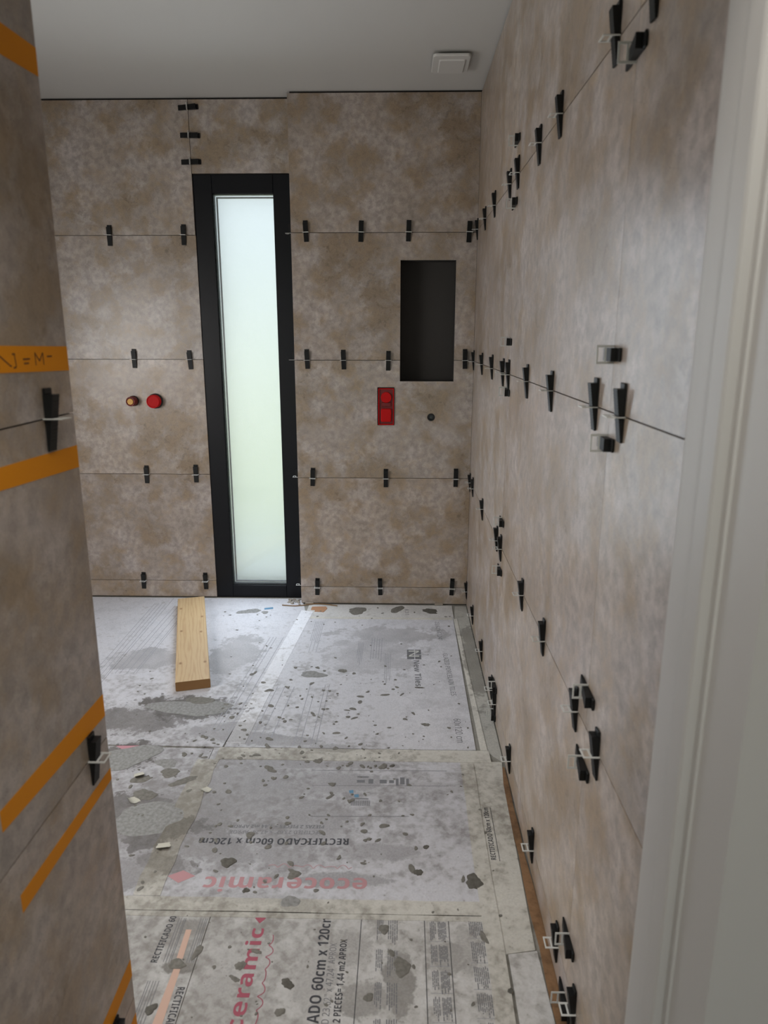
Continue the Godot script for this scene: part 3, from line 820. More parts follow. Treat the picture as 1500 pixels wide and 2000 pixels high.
	st = begin()
	prism(st, PackedVector2Array([Vector2(-0.722, 2.166), Vector2(-0.708, 2.182), Vector2(-0.695, 2.166), Vector2(-0.700, 2.156), Vector2(-0.708, 2.162), Vector2(-0.716, 2.156)]), T, Y)
	build(st, "printed_heart", M.red_print, N)
	st = begin()
	for x in [-0.454, -0.296, -0.236]:
		stroke(st, Vector2(x, 2.140), Vector2(x - 0.004, 2.97), 0.0018, Y)
	build(st, "ruled_lines", M.dark_print, N)
	st = begin()
	for k in 6:
		var z0 := 2.165 + k * 0.070
		paragraph(st, -0.284, -0.268, z0, z0 + 0.060, 4, Y)
		paragraph(st, -0.264, -0.243, z0, z0 + 0.064, 6, Y)
		paragraph(st, -0.187, -0.152, z0 - 0.012, z0 + 0.052, 8, Y)
	for k in 4:
		var z0 := 2.16 + k * 0.09
		paragraph(st, -0.415, -0.398, z0, z0 + 0.07, 4, Y); paragraph(st, -0.388, -0.362, z0, z0 + 0.08, 5, Y)
	tag(build(st, "fine_print", M.grey_print, N), "", "", "", "stuff")
	st = begin()
	for c in [[-0.288, -0.239], [-0.191, -0.148]]:
		for k in 7:
			var z0 := 2.160 + k * 0.070 - (0.012 if c[0] > -0.2 else 0.0)
			stroke(st, Vector2(c[0], z0 - 0.003), Vector2(c[1], z0 - 0.004), 0.0013, Y)
	tag(build(st, "table_rules", M.faint_print, N), "", "", "", "stuff")
	var N2 := sheet("floor_sheet", "near sheet with a salmon stripe beside the taped partition", "protective sheet", [[-1.6, 2.1468], [-0.837, 2.1468], [-0.837, 2.98], [-1.6, 2.98]], 0.0, T, M.board_dull)
	words(N2, "RECTIFICADO 60cm", Vector2(-0.926, 2.302), Vector2(-0.920, 2.140), 0.016, Y, M.dark_print)
	words(N2, "RECTIFICADO", Vector2(-0.858, 2.365), Vector2(-0.857, 2.475), 0.017, Y, M.dark_print)
	st = begin()
	prism(st, PackedVector2Array([Vector2(-0.886, 2.205), Vector2(-0.872, 2.205), Vector2(-0.869, 2.29), Vector2(-0.884, 2.29)]), T, Y)
	prism(st, PackedVector2Array([Vector2(-0.882, 2.318), Vector2(-0.866, 2.318), Vector2(-0.862, 2.6), Vector2(-0.889, 2.6)]), T, Y)
	build(st, "salmon_stripe", M.salmon, N2)
	st = begin()
	for x in [-0.913, -0.907, -0.900, -0.896, -0.858, -0.852, -0.846, -0.842]:
		stroke(st, Vector2(x, 2.17), Vector2(x + 0.001, 2.30), 0.0015, Y)
	for x in [-0.93, -0.925, -0.918, -0.912, -0.905]:
		stroke(st, Vector2(x, 2.35), Vector2(x + 0.001, 2.55), 0.0015, Y)
	tag(build(st, "printed_lines", M.grey_print, N2), "", "", "", "stuff")
	# --- strips along the long wall
	sheet("floor_sheet", "grubby grey strip along the long wall near the corner", "protective sheet", [[-0.064, 0.02], [-0.003, 0.02], [-0.003, 1.47], [-0.052, 1.41], [-0.079, 0.2]], 0.0, T - 0.001, M.strip)
	var H := sheet("floor_sheet", "cream strip along the long wall with one line of lettering", "protective sheet", [[-0.126, 1.472], [-0.008, 1.472], [-0.020, 1.60], [-0.024, 1.80], [-0.028, 2.0], [-0.034, 2.245], [-0.126, 2.262]], 0.0, T, M.tape)
	words(H, "RECTIFICADO 60cm x 120cm", Vector2(-0.0875, 1.945), Vector2(-0.0855, 1.718), 0.0145, Y, M.dark_print)
	st = begin()
	stroke(st, Vector2(-0.0785, 1.950), Vector2(-0.0775, 1.716), 0.0016, Y)
	build(st, "underline", M.dark_print, H)
	sheet("floor_sheet", "smooth grey sheet beside the long wall, nearest the door frame", "protective sheet", [[-0.100, 2.258], [-0.030, 2.247], [-0.024, 2.5], [-0.02, 2.97], [-0.104, 2.97]], 0.0, T - 0.0005, M.board_dull)
	sheet("edge_strip", "brown strip along the foot of the long wall", "edge strip", ragged(-0.024, -0.002, 1.50, 2.97, 14, 0.0035), 0.0, 0.0022, M.kraft)
	# --- tapes
	sheet("masking_tape", "long cream tape across the floor between far and middle sheets", "tape", ragged(-1.0, -0.045, 1.4055, 1.478, 16, 0.0012), T, K, M.tape)
	sheet("masking_tape", "wide cream tape across the floor before the near sheet", "tape", ragged(-1.32, -0.128, 2.100, 2.1455, 22, 0.0013), T, K, M.tape)
	sheet("masking_tape", "cream tape lapped under the wide tape before the near sheet", "tape", ragged(-1.32, -0.150, 2.1475, 2.164, 22, 0.0008), T, K - 0.0003, M.tape)
	sheet("masking_tape", "narrow cream tape along the edge of the square logo sheet", "tape", [[-0.0845, 0.20], [-0.0655, 0.20], [-0.0605, 0.8], [-0.050, 1.404], [-0.0745, 1.404], [-0.0785, 0.8]], T, K, M.tape)
	sheet("masking_tape", "cream tape running towards the door beside the long wall", "tape", ragged(-0.152, -0.108, 1.480, 2.97, 14, 0.0015), K, K + 0.0006, M.tape)
	sheet("masking_tape", "torn cream tape running between the middle sheet and the mortar-smeared one", "tape", ragged(-1.060, -0.985, 1.480, 2.098, 10, 0.006), T, K, M.tape)
	sheet("masking_tape", "whitish tape slanting between the askew sheet and the square logo sheet", "tape", [[-0.885, 0.10], [-0.822, 0.12], [-0.896, 1.07], [-0.915, 1.38], [-0.985, 1.38], [-0.962, 1.07]], T, K, M.tape_white)
	sheet("masking_tape", "cream tape along the foot of the niche wall", "tape", ragged(-0.86, -0.09, 0.188, 0.214, 10, 0.002), T, K - 0.0002, M.tape)

# ---------------------------------------------------------------- mortar and scraps
func splat(x: float, z: float, rx: float, rz: float, turn: float, h: float, m: Material, label: String, y := 0.0030) -> void:
	var t := thing("mortar_splat", label, "mortar", Vector3(x, y, z), "dried mortar splats on the floor sheets")
	var st := begin()
	var r := RandomNumberGenerator.new()
	r.seed = int(absf(x) * 7919 + z * 104729)
	blob(st, Vector3.ZERO, rx, rz, turn, h * 0.5, r, 28)
	build(st, "lump", m, t)

func debris() -> void:
	var S := [
		[-0.587, 0.100, 0.050, 0.048, 0.0, 0.003, "mortar", "round grey splat between the niche wall foot and the logo sheet"],
		[-0.375, 0.075, 0.030, 0.050, 0.3, 0.003, "mortar", "grey splat at the niche wall foot, beside the small print"],
		[-0.200, 0.095, 0.050, 0.028, 0.5, 0.003, "mortar_dark", "dark streaky splat at the niche wall foot, toward the corner"],
		[-0.735, 0.838, 0.056, 0.030, 0.0, 0.0025, "mortar_dry", "pale flat splat on the square logo sheet's printed columns"],
		[-0.610, 0.800, 0.018, 0.018, 0.0, 0.003, "mortar", "oval lump beside the pale splat on the logo sheet"],
		[-1.161, 0.122, 0.054, 0.034, -0.3, 0.002, "mortar_dry", "pale flat splat before the tall window"],
		[-1.075, 0.135, 0.020, 0.018, -0.4, 0.002, "mortar_dry", "small pale splat before the tall window, by the blue mark"],
		[-1.180, 1.130, 0.155, 0.062, 0.06, 0.0025, "mortar_dry", "large grey patch of mortar at the timber's sawn end"],
		[-1.160, 1.075, 0.060, 0.030, 0.0, 0.004, "mortar", "darker patch touching the timber's sawn end"],
		[-1.310, 1.475, 0.105, 0.070, -0.25, 0.0025, "mortar_dry", "large grey patch beside the partition edge, under the pink mark"],
		[-1.130, 1.560, 0.034, 0.024, -0.2, 0.003, "mortar", "oval splat in the middle of the smeared sheet"],
		[-1.216, 1.600, 0.028, 0.022, -0.5, 0.003, "mortar", "oval splat near the partition on the smeared sheet"],
		[-1.070, 1.605, 0.045, 0.018, -0.5, 0.003, "mortar", "long slanting splat on the smeared sheet near the cream tape"],
		[-1.175, 1.680, 0.036, 0.030, 0.0, 0.003, "mortar", "round splat behind the curled tape scrap"],
		[-1.160, 1.505, 0.036, 0.028, 0.0, 0.002, "mortar_dry", "ringed pale splat on the smeared sheet"],
		[-1.110, 1.790, 0.120, 0.075, 0.0, 0.002, "mortar_dry", "widest grey patch, beside the torn cream tape"],
		[-0.157, 2.029, 0.025, 0.027, 0.4, 0.004, "mortar_dark", "biggest dark clod, close to the strip along the long wall"],
		[-0.187, 2.020, 0.005, 0.012, 0.1, 0.003, "mortar", "thin sliver beside the biggest dark clod"],
		[-0.308, 1.998, 0.012, 0.013, 0.4, 0.004, "mortar_dark", "dark lump on the middle sheet beyond the wide tape"],
		[-0.283, 1.898, 0.009, 0.008, 0.0, 0.003, "mortar_dark", "small dark lump above the biggest clod on the middle sheet"],
		[-0.397, 2.192, 0.011, 0.017, 0.2, 0.003, "mortar", "upright oval splat on the near sheet just past the wide tape"],
		[-0.353, 2.300, 0.020, 0.026, 0.2, 0.003, "mortar", "plump grey splat in the near sheet's printed columns"],
		[-0.378, 2.262, 0.006, 0.014, -0.5, 0.003, "mortar", "teardrop tail of the plump splat on the near sheet"],
		[-0.837, 1.972, 0.022, 0.018, 0.7, 0.005, "mortar_dark", "dark peaked clod beyond the faded red lettering"],
		[-0.765, 2.074, 0.009, 0.009, 0.0, 0.004, "mortar_dark", "round dark lump at the edge of the wide tape"],
		[-0.642, 2.110, 0.021, 0.022, 0.0, 0.002, "mortar_dry", "grey round patch on the wide tape"],
		[-0.646, 2.015, 0.020, 0.014, -0.4, 0.003, "mortar", "grey splat over the faded red lettering"],
		[-0.416, 1.508, 0.014, 0.016, 0.5, 0.004, "mortar", "grey splat above the row of printed symbols"],
		[-0.385, 1.503, 0.010, 0.007, -0.4, 0.004, "mortar_dark", "black fleck beside the splat above the printed symbols"],
		[-0.152, 2.213, 0.008, 0.021, -0.4, 0.004, "mortar", "slanting clod on the fine print near the long wall"],
		[-0.109, 2.358, 0.006, 0.009, 0.0, 0.004, "mortar_dark", "dark lump on the tape near the smooth grey sheet"],
		[-0.900, 2.420, 0.012, 0.013, 0.5, 0.004, "mortar_dark", "dark clod on the ruled lines by the partition"],
		[-0.878, 2.305, 0.022, 0.013, 0.0, 0.003, "mortar", "grey splat over the salmon stripe"],
		[-0.840, 2.270, 0.009, 0.022, 0.2, 0.003, "mortar", "long splat beside the salmon stripe"],
		[-0.729, 2.305, 0.012, 0.013, 0.0, 0.003, "mortar", "grey splat beside the big red lettering"],
		[-0.735, 2.340, 0.014, 0.006, 0.5, 0.003, "mortar", "forked streak below the splat by the red lettering"],
		[-0.700, 2.265, 0.014, 0.006, 0.2, 0.003, "mortar", "streak lying across the big red lettering"],
		[-0.612, 2.350, 0.015, 0.012, 0.4, 0.004, "mortar_dark", "knobbly dark clod between red and black lettering"],
		[-0.618, 2.420, 0.010, 0.011, 0.0, 0.003, "mortar", "round splat between red and black lettering, closest to the door"],
		[-0.427, 2.380, 0.012, 0.010, 0.0, 0.003, "mortar", "grey splat beside the ruled line on the near sheet"],
		[-0.900, 0.985, 0.018, 0.013, -0.4, 0.003, "mortar", "oval lump on the whitish slanting tape"],
		[-0.420, 1.010, 0.018, 0.008, -0.3, 0.003, "mortar", "slim slanting lump on the logo sheet"],
		[-0.262, 1.235, 0.017, 0.010, 0.0, 0.003, "mortar", "pointed lump on the logo sheet near the size print"],
		[-0.278, 0.945, 0.018, 0.006, 0.1, 0.003, "mortar_dark", "dark streak at the end of the logo lettering"],
		[-0.640, 1.480, 0.016, 0.014, 0.0, 0.003, "mortar", "lump on the long cream tape"],
	]
	for s in S:
		splat(s[0], s[1], s[2], s[3], s[4], s[5], M[s[6]], s[7], 0.0038 if s[1] > 2.09 and s[1] < 2.17 or s[1] > 1.40 and s[1] < 1.48 or s[0] > -0.14 and s[1] > 1.48 else 0.0030)
	# crumbs nobody could count
	var st := begin()
	var r := RandomNumberGenerator.new()
	r.seed = 4242
	for k in 760:
		var x := r.randf_range(-1.45, -0.10)
		var z := r.randf_range(0.05, 2.6)
		var keep := 0.25 + 0.75 * exp(-pow((z - 1.45) / 0.5, 2)) * (0.4 + 0.6 * sm(-0.1, -0.7, x)) + (0.5 if z > 2.16 else 0.0)
		if r.randf() > keep: continue
		if x < -1.13 and z > 0.0 and z < 1.03 and absf(x - (-1.49 + 0.289 * (z - 0.03))) < 0.11: continue
		var s := r.randf_range(0.0014, 0.0062) * (1.0 if z < 1.9 else 0.75)
		blob(st, Vector3(x, 0.0034, z), s * r.randf_range(0.8, 1.7), s * r.randf_range(0.7, 1.2), r.randf() * 3.0, s * r.randf_range(0.12, 0.35), r, 7)
	for k in 170:
		var x := r.randf_range(-1.12, -0.30)
		var z := r.randf_range(0.75, 2.08)
		if r.randf() > 0.35 + 0.65 * sm(-0.3, -0.7, x) or x < -1.05 and z < 1.05: continue
		var s := r.randf_range(0.005, 0.012)
		blob(st, Vector3(x, 0.0036, z), s * r.randf_range(0.7, 1.6), s * r.randf_range(0.5, 1.0), r.randf() * 3.0, 0.0008, r, 10)
	var c := thing("mortar_crumbs", "mortar crumbs and flecks scattered over all the floor sheets", "crumbs", Vector3.ZERO, "", "stuff")
	tag(build(st, "crumbs", M.mortar, c), "", "", "", "stuff")
	# curled scraps of torn tape
	for q in [[-1.235, 1.565, 0.5, 0.031, "curled cream scrap of torn tape against the partition edge"], [-1.185, 1.700, -0.9, 0.034, "folded cream scrap of torn tape on the smeared sheet"], [-0.975, 1.640, -0.6, 0.028, "lifted flap of tape on the torn cream tape"], [-1.040, 1.900, 0.2, 0.037, "crumpled tape flap where the smeared sheet ends"]]:
		curl(q[0], q[1], q[2], q[3], q[4])
	# orange paper and cord by the corner of the niche wall
	var o := thing("paper_scrap", "torn orange paper scrap at the niche wall's corner by the window", "paper", Vector3(-0.795, 0.0032, 0.085))
	st = begin()
	prism(st, PackedVector2Array([Vector2(-0.04, -0.035), Vector2(0.035, -0.04), Vector2(0.045, -0.01), Vector2(0.03, 0.04), Vector2(-0.02, 0.035), Vector2(-0.018, 0.015), Vector2(-0.042, 0.01)]), 0.0, 0.0012)
	build(st, "scrap", mat(Color(0.68, 0.52, 0.40), 0.8, 0.0, 0.3), o)
	var cd := thing("cord", "thin brown cord lying at the foot of the niche wall's corner", "cord", Vector3.ZERO)
	st = begin()
	tube(st, [Vector3(-1.00, 0.006, 0.035), Vector3(-0.93, 0.006, 0.045), Vector3(-0.87, 0.006, 0.030), Vector3(-0.82, 0.008, 0.016), Vector3(-0.76, 0.006, 0.020), Vector3(-0.70, 0.006, 0.040)], 0.0028)
	build(st, "strand", mat(Color(0.50, 0.38, 0.24), 0.7), cd)
	# shims under the niche wall
	for q in [[-0.855, "pale shim under the niche wall's bottom tile, toward the window"], [-0.150, "pale shim under the niche wall's bottom tile, toward the corner"]]:
		var s := thing("tile_shim", q[1], "shim", Vector3(q[0], 0.0, 0.006), "shims under the niche wall")
		st = begin()
		box(st, Vector3(-0.022, 0.0032, -0.004), Vector3(0.022, 0.012, 0.006), 0.001)
		build(st, "shim", mat(Color(0.62, 0.58, 0.53), 0.6), s)
	var pd := thing("plaster_rubble", "small heap of plaster rubble at the window's lower corner", "rubble", Vector3(-0.925, 0.003, -0.045), "", "stuff")
	st = begin()
	for k in 16:
		blob(st, Vector3(r.randf_range(-0.05, 0.02), 0.0, r.randf_range(-0.008, 0.07)), r.randf_range(0.005, 0.014), r.randf_range(0.004, 0.010), r.randf() * 3, r.randf_range(0.004, 0.012), r, 8)
	tag(build(st, "lumps", mat(Color(0.60, 0.57, 0.53), 0.85), pd), "", "", "", "stuff")

func tube(st: SurfaceTool, pts: Array, r: float) -> void:
	var cv := Curve3D.new()
	for i in pts.size():
		var t: Vector3 = (pts[mini(i + 1, pts.size() - 1)] - pts[maxi(i - 1, 0)]) / 6.0
		cv.add_point(pts[i], -t, t)
	var bp := cv.tessellate(3, 4.0)
	var rings := []
	for i in bp.size():
		var d := (bp[mini(i + 1, bp.size() - 1)] - bp[maxi(i - 1, 0)]).normalized()
		var s := d.cross(Vector3.UP).normalized()
		var u := s.cross(d)
		var ring := []
		for k in 8:
			ring.append([bp[i] + (s * cos(TAU * k / 8) + u * sin(TAU * k / 8)) * r, s * cos(TAU * k / 8) + u * sin(TAU * k / 8)])
		rings.append(ring)
	for i in rings.size() - 1:
		for k in 8:
			var j := (k + 1) % 8
			quad(st, rings[i][k][0], rings[i][j][0], rings[i + 1][j][0], rings[i + 1][k][0], (rings[i][k][1] + rings[i][j][1]).normalized())

func curl(x: float, z: float, turn: float, l: float, label: String) -> void:
	var t := thing("tape_scrap", label, "tape scrap", Vector3(x, 0.0036, z), "curled scraps of torn tape")
	t.rotation.y = turn
	var st := begin()
	var last := []
	for i in 9:
		var a := i / 8.0
		var ang := a * a * 1.7
		var p := Vector3(0, 0.009 * (1.0 - cos(ang)), 0.010 * sin(ang) + a * 0.022)
		var w := l * (0.5 - 0.06 * sin(a * 9.0))
		var now := [p + Vector3(-w, 0, 0), p + Vector3(w, 0, 0)]
		if last:
			var n: Vector3 = (now[0] - last[0]).cross(Vector3.RIGHT).normalized()
			for s in [1.0, -1.0]:
				var o: Vector3 = n * 0.0004 * s
				quad(st, last[0] + o, last[1] + o, now[1] + o, now[0] + o, n * s)
		last = now
	build(st, "flap", mat(Color(0.74, 0.725, 0.67), 0.75), t)

# ---------------------------------------------------------------- things on walls and floor
func timber() -> void:
	var a := Vector3(-1.494, 0.0045, 0.036)
	var b := Vector3(-1.214, 0.0045, 0.987)
	var d := (b - a).normalized()
	var L := (b - a).length()
	var t := thing("timber_plank", "short raw pine plank lying on the floor before the window wall", "plank", a)
	t.basis = Basis(d.cross(Vector3.UP).normalized() * -1.0, Vector3.UP, Vector3.ZERO - d.cross(Vector3.UP).cross(Vector3.UP).normalized())
	t.basis = Basis(Vector3.UP.cross(d).normalized(), Vector3.UP, d)
	var w := 0.070
	var h := 0.0405
	var c := 0.003
	var st := begin()
	var sec := PackedVector2Array([Vector2(-w + c, 0), Vector2(w - c, 0), Vector2(w, c), Vector2(w, h - c), Vector2(w - c, h), Vector2(-w + c, h), Vector2(-w, h - c), Vector2(-w, c)])
	for k in 8:
		var p := sec[k]
		var q := sec[(k + 1) % 8]
		var n := Vector3(q.y - p.y, p.x - q.x, 0).normalized()
		var u0 := (p.x + w) / (2 * w) if k == 4 else 0.06 + 0.03 * k
		var u1 := (q.x + w) / (2 * w) if k == 4 else u0 + 0.12
		quad(st, Vector3(p.x, p.y, 0), Vector3(q.x, q.y, 0), Vector3(q.x, q.y, L), Vector3(p.x, p.y, L), n, Vector2(0, u0), Vector2(0, u1), Vector2(1, u1), Vector2(1, u0))
	build(st, "board", M.wood, t)
	for s in [0.0, 1.0]:
		st = begin()
		var n := Vector3(0, 0, 1.0 if s > 0 else -1.0)
		for k in range(1, 7):
			tri(st, Vector3(sec[0].x, sec[0].y, L * s), Vector3(sec[k].x, sec[k].y, L * s), Vector3(sec[k + 1].x, sec[k + 1].y, L * s), n)
		build(st, "end_grain", M.wood_end, t)

func pipe_caps() -> void:
	var big := thing("pipe_stopper", "large red protective cap on a pipe beside the tall window", "pipe cap", Vector3(-1.646, 1.0925, BACK), "protective caps on the window wall's pipes")
	var st := begin()
	lathe(st, [Vector2(0.0385, 0.0), Vector2(0.0385, 0.014), Vector2(0.034, 0.016)])
	build(st, "collar", M.black, big)
	st = begin()
	lathe(st, [Vector2(0.0345, 0.010), Vector2(0.034, 0.046), Vector2(0.0325, 0.050), Vector2(0.029, 0.050), Vector2(0.027, 0.046), Vector2(0.0, 0.046)])
	build(st, "cap", M.red, big)
	var small := thing("pipe_stopper", "small red cap with an amber centre on the pipe farther from the window", "pipe cap", Vector3(-1.7615, 1.0925, BACK), "protective caps on the window wall's pipes")
	st = begin()
	lathe(st, [Vector2(0.027, 0.0), Vector2(0.027, 0.012), Vector2(0.026, 0.014)])
	build(st, "collar", M.black, small)
	st = begin()
	lathe(st, [Vector2(0.0255, 0.010), Vector2(0.0245, 0.050), Vector2(0.0225, 0.055), Vector2(0.020, 0.055), Vector2(0.017, 0.050), Vector2(0.016, 0.050)])
	build(st, "cap", M.red_dark, small)
	st = begin()
	lathe(st, [Vector2(0.0165, 0.044), Vector2(0.0165, 0.053), Vector2(0.0150, 0.054), Vector2(0.0, 0.0535)], 8)
	build(st, "plug", M.amber, small)

func rounded(w: float, h: float, r: float, n := 5) -> PackedVector2Array:
	var out := PackedVector2Array()
	for k in 4:
		var c := Vector2((w / 2 - r) * [1, -1, -1, 1][k], (h / 2 - r) * [1, 1, -1, -1][k])
		for i in n + 1:
			var t := PI / 2 * (k + float(i) / n)
			out.append(c + Vector2(cos(t), sin(t)) * r)
	return out

func raised(st: SurfaceTool, pts: PackedVector2Array, z0: float, z1: float, c: float) -> void:
	# a pad rising from z0 to z1 with a chamfer c, outline in (x, y)
	var inner := PackedVector2Array()
	var f := Vector2.ZERO
	for p in pts: f = Vector2(maxf(f.x, absf(p.x)), maxf(f.y, absf(p.y)))
	for p in pts: inner.append(p * Vector2((f.x - c) / f.x, (f.y - c) / f.y))
	var N := pts.size()
	for k in N:
		var j := (k + 1) % N
		var n2 := (pts[k] + pts[j]).normalized()
		var e := (pts[j] - pts[k])
		n2 = Vector2(e.y, -e.x).normalized()
		quad(st, Vector3(pts[k].x, pts[k].y, z0), Vector3(pts[j].x, pts[j].y, z0), Vector3(pts[j].x, pts[j].y, z1 - c), Vector3(pts[k].x, pts[k].y, z1 - c), Vector3(n2.x, n2.y, 0))
		quad(st, Vector3(pts[k].x, pts[k].y, z1 - c), Vector3(pts[j].x, pts[j].y, z1 - c), Vector3(inner[j].x, inner[j].y, z1), Vector3(inner[k].x, inner[k].y, z1), Vector3(n2.x, n2.y, 1).normalized())
		tri(st, Vector3(0, 0, z1), Vector3(inner[k].x, inner[k].y, z1), Vector3(inner[j].x, inner[j].y, z1), Vector3.BACK)

func wall_fittings() -> void:
	var b := thing("valve_cover", "red plastic cover of a wall-in valve below the dark niche", "valve cover", Vector3(-0.4375, 1.0752, 0.0))
	var st := begin()
	box(st, Vector3(-0.0395, -0.0935, -0.0098), Vector3(0.0395, 0.0915, 0.002), 0.001)
	build(st, "tray", M.red_dark, b)
	st = begin()
	for q in [[-0.0395, -0.0935, -0.0345, 0.0915], [0.0345, -0.0935, 0.0395, 0.0915], [-0.0345, -0.0935, 0.0345, -0.0885], [-0.0345, 0.0865, 0.0345, 0.0915]]:
		box(st, Vector3(q[0], q[1], 0.0), Vector3(q[2], q[3], 0.010), 0.0015)
	build(st, "rim", M.red, b)
	st = begin()
	raised(st, rounded(0.054, 0.054, 0.0265, 7), 0.002, 0.013, 0.002)
	build(st, "round_boss", M.red, b, Vector3(0.0, 0.046, 0))
	st = begin()
	raised(st, rounded(0.050, 0.020, 0.002), 0.002, 0.008, 0.002)
	build(st, "bridge", M.red_dark, b, Vector3(0.0, 0.010, 0))
	st = begin()
	raised(st, rounded(0.054, 0.066, 0.008), 0.002, 0.016, 0.003)
	build(st, "square_lid", M.red, b, Vector3(0.0, -0.044, 0))
	var p := thing("pipe_socket", "black round pipe socket set in the niche wall beside the red cover", "pipe socket", Vector3(-0.2088, 1.0207, 0.0))
	st = begin()
	lathe(st, [Vector2(0.0195, 0.0003), Vector2(0.0195, 0.0016), Vector2(0.0185, 0.0024), Vector2(0.0130, 0.0024), Vector2(0.0118, 0.0010), Vector2(0.0118, -0.0098)], 32)
	build(st, "collar", M.black, p)
	st = begin()
	lathe(st, [Vector2(0.0117, -0.0095), Vector2(0.0065, -0.0095), Vector2(0.0055, -0.0045), Vector2(0.003, -0.0040), Vector2(0.0, -0.0040)], 16)
	build(st, "plug", M.plug, p)
	# extract vent under the ceiling
	var v := thing("ceiling_vent", "square white extract vent under the ceiling near the niche wall", "vent", Vector3(-0.168, CEIL, 0.375))
	st = begin()
	raised(st, rounded(0.100, 0.120, 0.012), -0.001, 0.008, 0.002)
	var base := build(st, "base", M.vent, v)
	base.basis = Basis(Vector3.RIGHT, PI / 2)
	st = begin()
	raised(st, rounded(0.090, 0.100, 0.02), 0.006, 0.014, 0.002)
	build(st, "neck", M.gasket, v).basis = Basis(Vector3.RIGHT, PI / 2)
	st = begin()
	raised(st, rounded(0.152, 0.200, 0.016), 0.012, 0.021, 0.003)
	build(st, "cover_plate", M.vent, v).basis = Basis(Vector3.RIGHT, PI / 2)
	st = begin()
	raised(st, rounded(0.108, 0.150, 0.010), 0.021, 0.026, 0.004)
	build(st, "raised_panel", M.vent, v, Vector3(0.004, 0, -0.012)).basis = Basis(Vector3.RIGHT, PI / 2)

func tapes_on_partition() -> void:
	var rows := [[1.8425, 1.804, 1.836, 1.792, 2.99, "yellow tape band highest on the partition, near the ceiling"], [1.412, 1.3735, 1.4165, 1.380, 2.99, "yellow tape band with faint handwriting on the partition"], [1.2505, 1.213, 1.255, 1.223, 2.99, "yellow tape band just below the partition's upper wedge"],
		[0.790, 0.746, 0.798, 0.7655, 2.822, "yellow tape band with a cut end, above the partition's lower wedge"], [0.637, 0.613, 0.645, 0.615, 2.803, "yellow tape band just below the partition's lower wedge"], [0.195, 0.155, 0.190, 0.148, 2.99, "yellow tape band low on the partition"], [0.060, 0.030, 0.060, 0.030, 2.99, "yellow tape band at the partition's foot"]]
	for q in rows:
		var t := thing("yellow_tape", q[5], "tape", Vector3(STUB, 0, 0), "yellow tape bands on the partition")
		var st := begin()
		var z0 := STUB_END + 0.0005
		var z1: float = q[4]
		var N := 12
		for i in N:
			var f0 := float(i) / N
			var f1 := float(i + 1) / N
			var za := lerpf(z0, z1, f0); var zb := lerpf(z0, z1, f1)
			# the given far heights hold at z = 2.70
			var g0 := (za - z0) / 0.22 if z1 > 2.9 else f0
			var g1 := (zb - z0) / 0.22 if z1 > 2.9 else f1
			var ta := lerpf(q[0], q[2], g0); var tb := lerpf(q[0], q[2], g1)
			var ba := lerpf(q[1], q[3], g0); var bb := lerpf(q[1], q[3], g1)
			quad(st, Vector3(0.0006, ba, za), Vector3(0.0006, bb, zb), Vector3(0.0006, tb, zb), Vector3(0.0006, ta, za), Vector3.RIGHT)
			quad(st, Vector3(0.0001, ta, za), Vector3(0.0001, tb, zb), Vector3(0.0006, tb, zb), Vector3(0.0006, ta, za), Vector3.UP)
			quad(st, Vector3(0.0001, ba, za), Vector3(0.0001, bb, zb), Vector3(0.0006, bb, zb), Vector3(0.0006, ba, za), Vector3.DOWN)
			if i == N - 1:
				quad(st, Vector3(0.0001, bb, zb), Vector3(0.0006, bb, zb), Vector3(0.0006, tb, zb), Vector3(0.0001, tb, zb), Vector3.BACK)
			if i == 0:
				quad(st, Vector3(0.0001, ba, za), Vector3(0.0006, ba, za), Vector3(0.0006, ta, za), Vector3(0.0001, ta, za), Vector3.FORWARD)
		build(st, "band", M.yellow, t)
		if "handwriting" in q[5]:
			st = begin()
			var pen := [[2.690, 1.408, 2.655, 1.388], [2.655, 1.388, 2.652, 1.388], [2.685, 1.392, 2.685, 1.384], [2.648, 1.404, 2.640, 1.404], [2.642, 1.404, 2.640, 1.386], [2.640, 1.386, 2.648, 1.385], [2.620, 1.396, 2.600, 1.396], [2.618, 1.390, 2.604, 1.390], [2.584, 1.405, 2.584, 1.386], [2.584, 1.404, 2.572, 1.392], [2.572, 1.392, 2.560, 1.404], [2.560, 1.404, 2.560, 1.386], [2.548, 1.398, 2.532, 1.398]]
			for p in pen:
				var a := Vector2(p[0], p[1]); var c := Vector2(p[2], p[3])
				var n := (c - a).orthogonal().normalized() * 0.0012
				quad(st, Vector3(0.0008, a.y + n.y, a.x + n.x), Vector3(0.0008, c.y + n.y, c.x + n.x), Vector3(0.0008, c.y - n.y, c.x - n.x), Vector3(0.0008, a.y - n.y, a.x - n.x), Vector3.RIGHT)
			build(st, "handwriting", M.pen, t)

func area(called: String, at: Vector3, towards: Vector3, size: Vector2, energy: float, c: Color) -> void:
	var l := AreaLight3D.new()
	l.name = called
	l.area_size = size
	l.area_normalize_energy = true
	l.light_energy = energy
	l.light_color = c
	l.area_range = 12.0
	l.shadow_enabled = true
	add_child(l)
	l.look_at_from_position(at, at + towards, Vector3.UP if absf(towards.normalized().y) < 0.95 else Vector3.BACK)

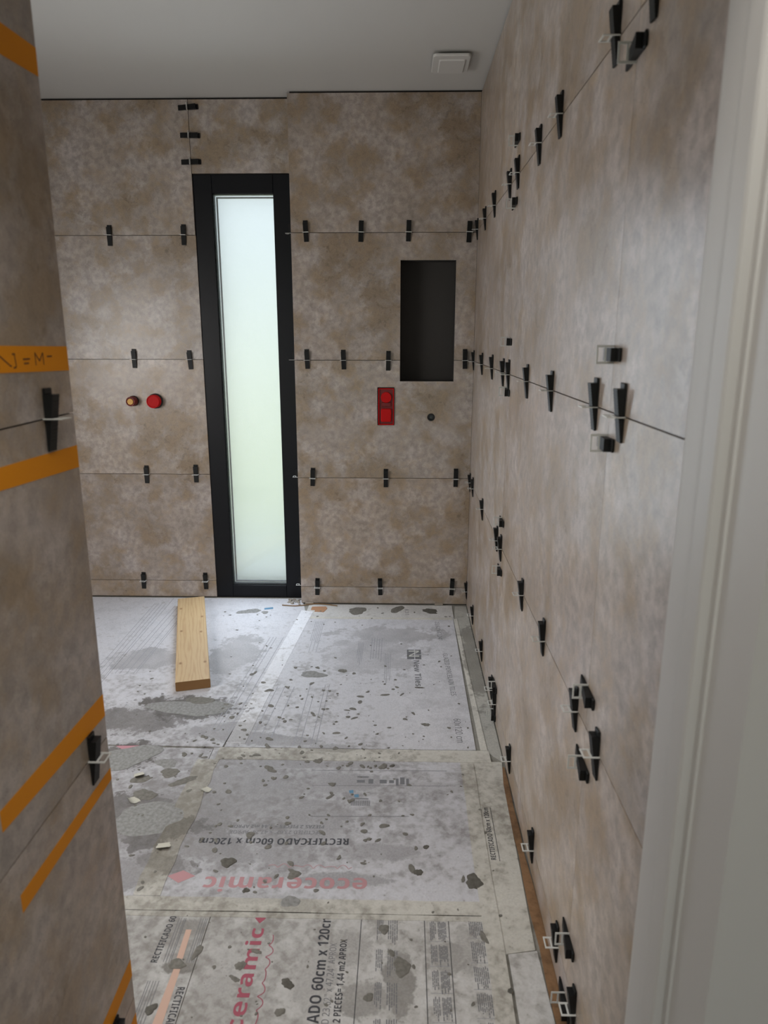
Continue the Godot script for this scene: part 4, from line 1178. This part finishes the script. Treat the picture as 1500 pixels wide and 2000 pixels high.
func _ready() -> void:
	rng.seed = 20240611
	# ---- camera
	var cam := Camera3D.new()
	cam.name = "camera"
	add_child(cam)
	cam.position = Vector3(-0.3636, 1.4312, 3.6555)
	cam.rotation = Vector3(-0.2440, 0.0232, 0.0007)
	cam.near = 0.05
	cam.far = 100.0
	var att := CameraAttributesPhysical.new()
	att.frustum_focal_length = 16.72
	att.frustum_focus_distance = 3.5
	att.exposure_aperture = 3.6
	cam.attributes = att
	cam.fov = 71.33
	cam.current = true
	# ---- sky and exposure
	var we := WorldEnvironment.new()
	we.name = "world"
	var env := Environment.new()
	env.background_mode = Environment.BG_SKY
	var sky := Sky.new()
	var sm_ := ProceduralSkyMaterial.new()
	sm_.sky_top_color = Color(0.87, 0.93, 1.0)
	sm_.sky_horizon_color = Color(0.95, 0.97, 0.99)
	sm_.ground_horizon_color = Color(0.80, 0.86, 0.74)
	sm_.ground_bottom_color = Color(0.55, 0.62, 0.45)
	sm_.sky_energy_multiplier = 1.12
	sm_.ground_energy_multiplier = 1.0
	sky.sky_material = sm_
	env.sky = sky
	env.tonemap_mode = Environment.TONE_MAPPER_LINEAR
	env.tonemap_exposure = 1.07
	env.sdfgi_enabled = true
	env.ssao_enabled = true
	env.ssil_enabled = true
	we.environment = env
	add_child(we)
	# ---- daylight of the tall window, then of openings out of view
	for k in 6:
		area("daylight_window_tall_%d" % (k + 1), Vector3(-1.1435, 0.46 + 0.28 * k, BACK + 0.09), Vector3(0, -0.45, 0.9), Vector2(0.29, 0.31), 0.19, Color(0.90, 0.95, 1.0))
	area("unseen_side_daylight", Vector3(-2.60, 1.25, 2.05), Vector3(0.75, -0.55, -0.32), Vector2(1.10, 1.00), 3.35, Color(1.0, 0.985, 0.975))  # out of view, aimed to spare the upper near wall
	area("unseen_hall_daylight", Vector3(-0.45, 0.80, 5.22), Vector3(0, -0.18, -1), Vector2(1.16, 1.45), 0.35, Color(1.0, 0.97, 0.93))  # out of view, placed to light the near end of the room
	area("unseen_roof_daylight", Vector3(-0.45, 2.50, 3.40), Vector3(0, -1, -0.1), Vector2(0.84, 0.44), 1.4, Color(1.0, 0.975, 0.945))  # out of view, lights the near floor but not the upper walls
	# ---- structure
	make_materials()
	walls()
	window_and_door()
	var unseen_lawn := struct("unseen_lawn", "unseen grass outside, pale to brighten the lower frosted window", "unseen_lawn")
	one_box("turf", Vector3(-30, -0.5, -40), Vector3(30, -0.32, -0.45), M.grass, unseen_lawn)  # out of view, brightens the lower frosted glass
	var unseen_terrace := struct("unseen_terrace", "unseen pale paving placed to brighten the foot of the frosted window", "paving")
	one_box("paving", Vector3(-6, -0.319, -1.7), Vector3(4, -0.25, -0.45), mat(Color(0.95, 0.95, 0.93), 0.8), unseen_terrace)  # out of view, placed to whiten the foot of the glass
	# ---- things
	floor_and_sheets()
	timber()
	wall_fittings()
	pipe_caps()
	tapes_on_partition()
	levellers()
	debris()
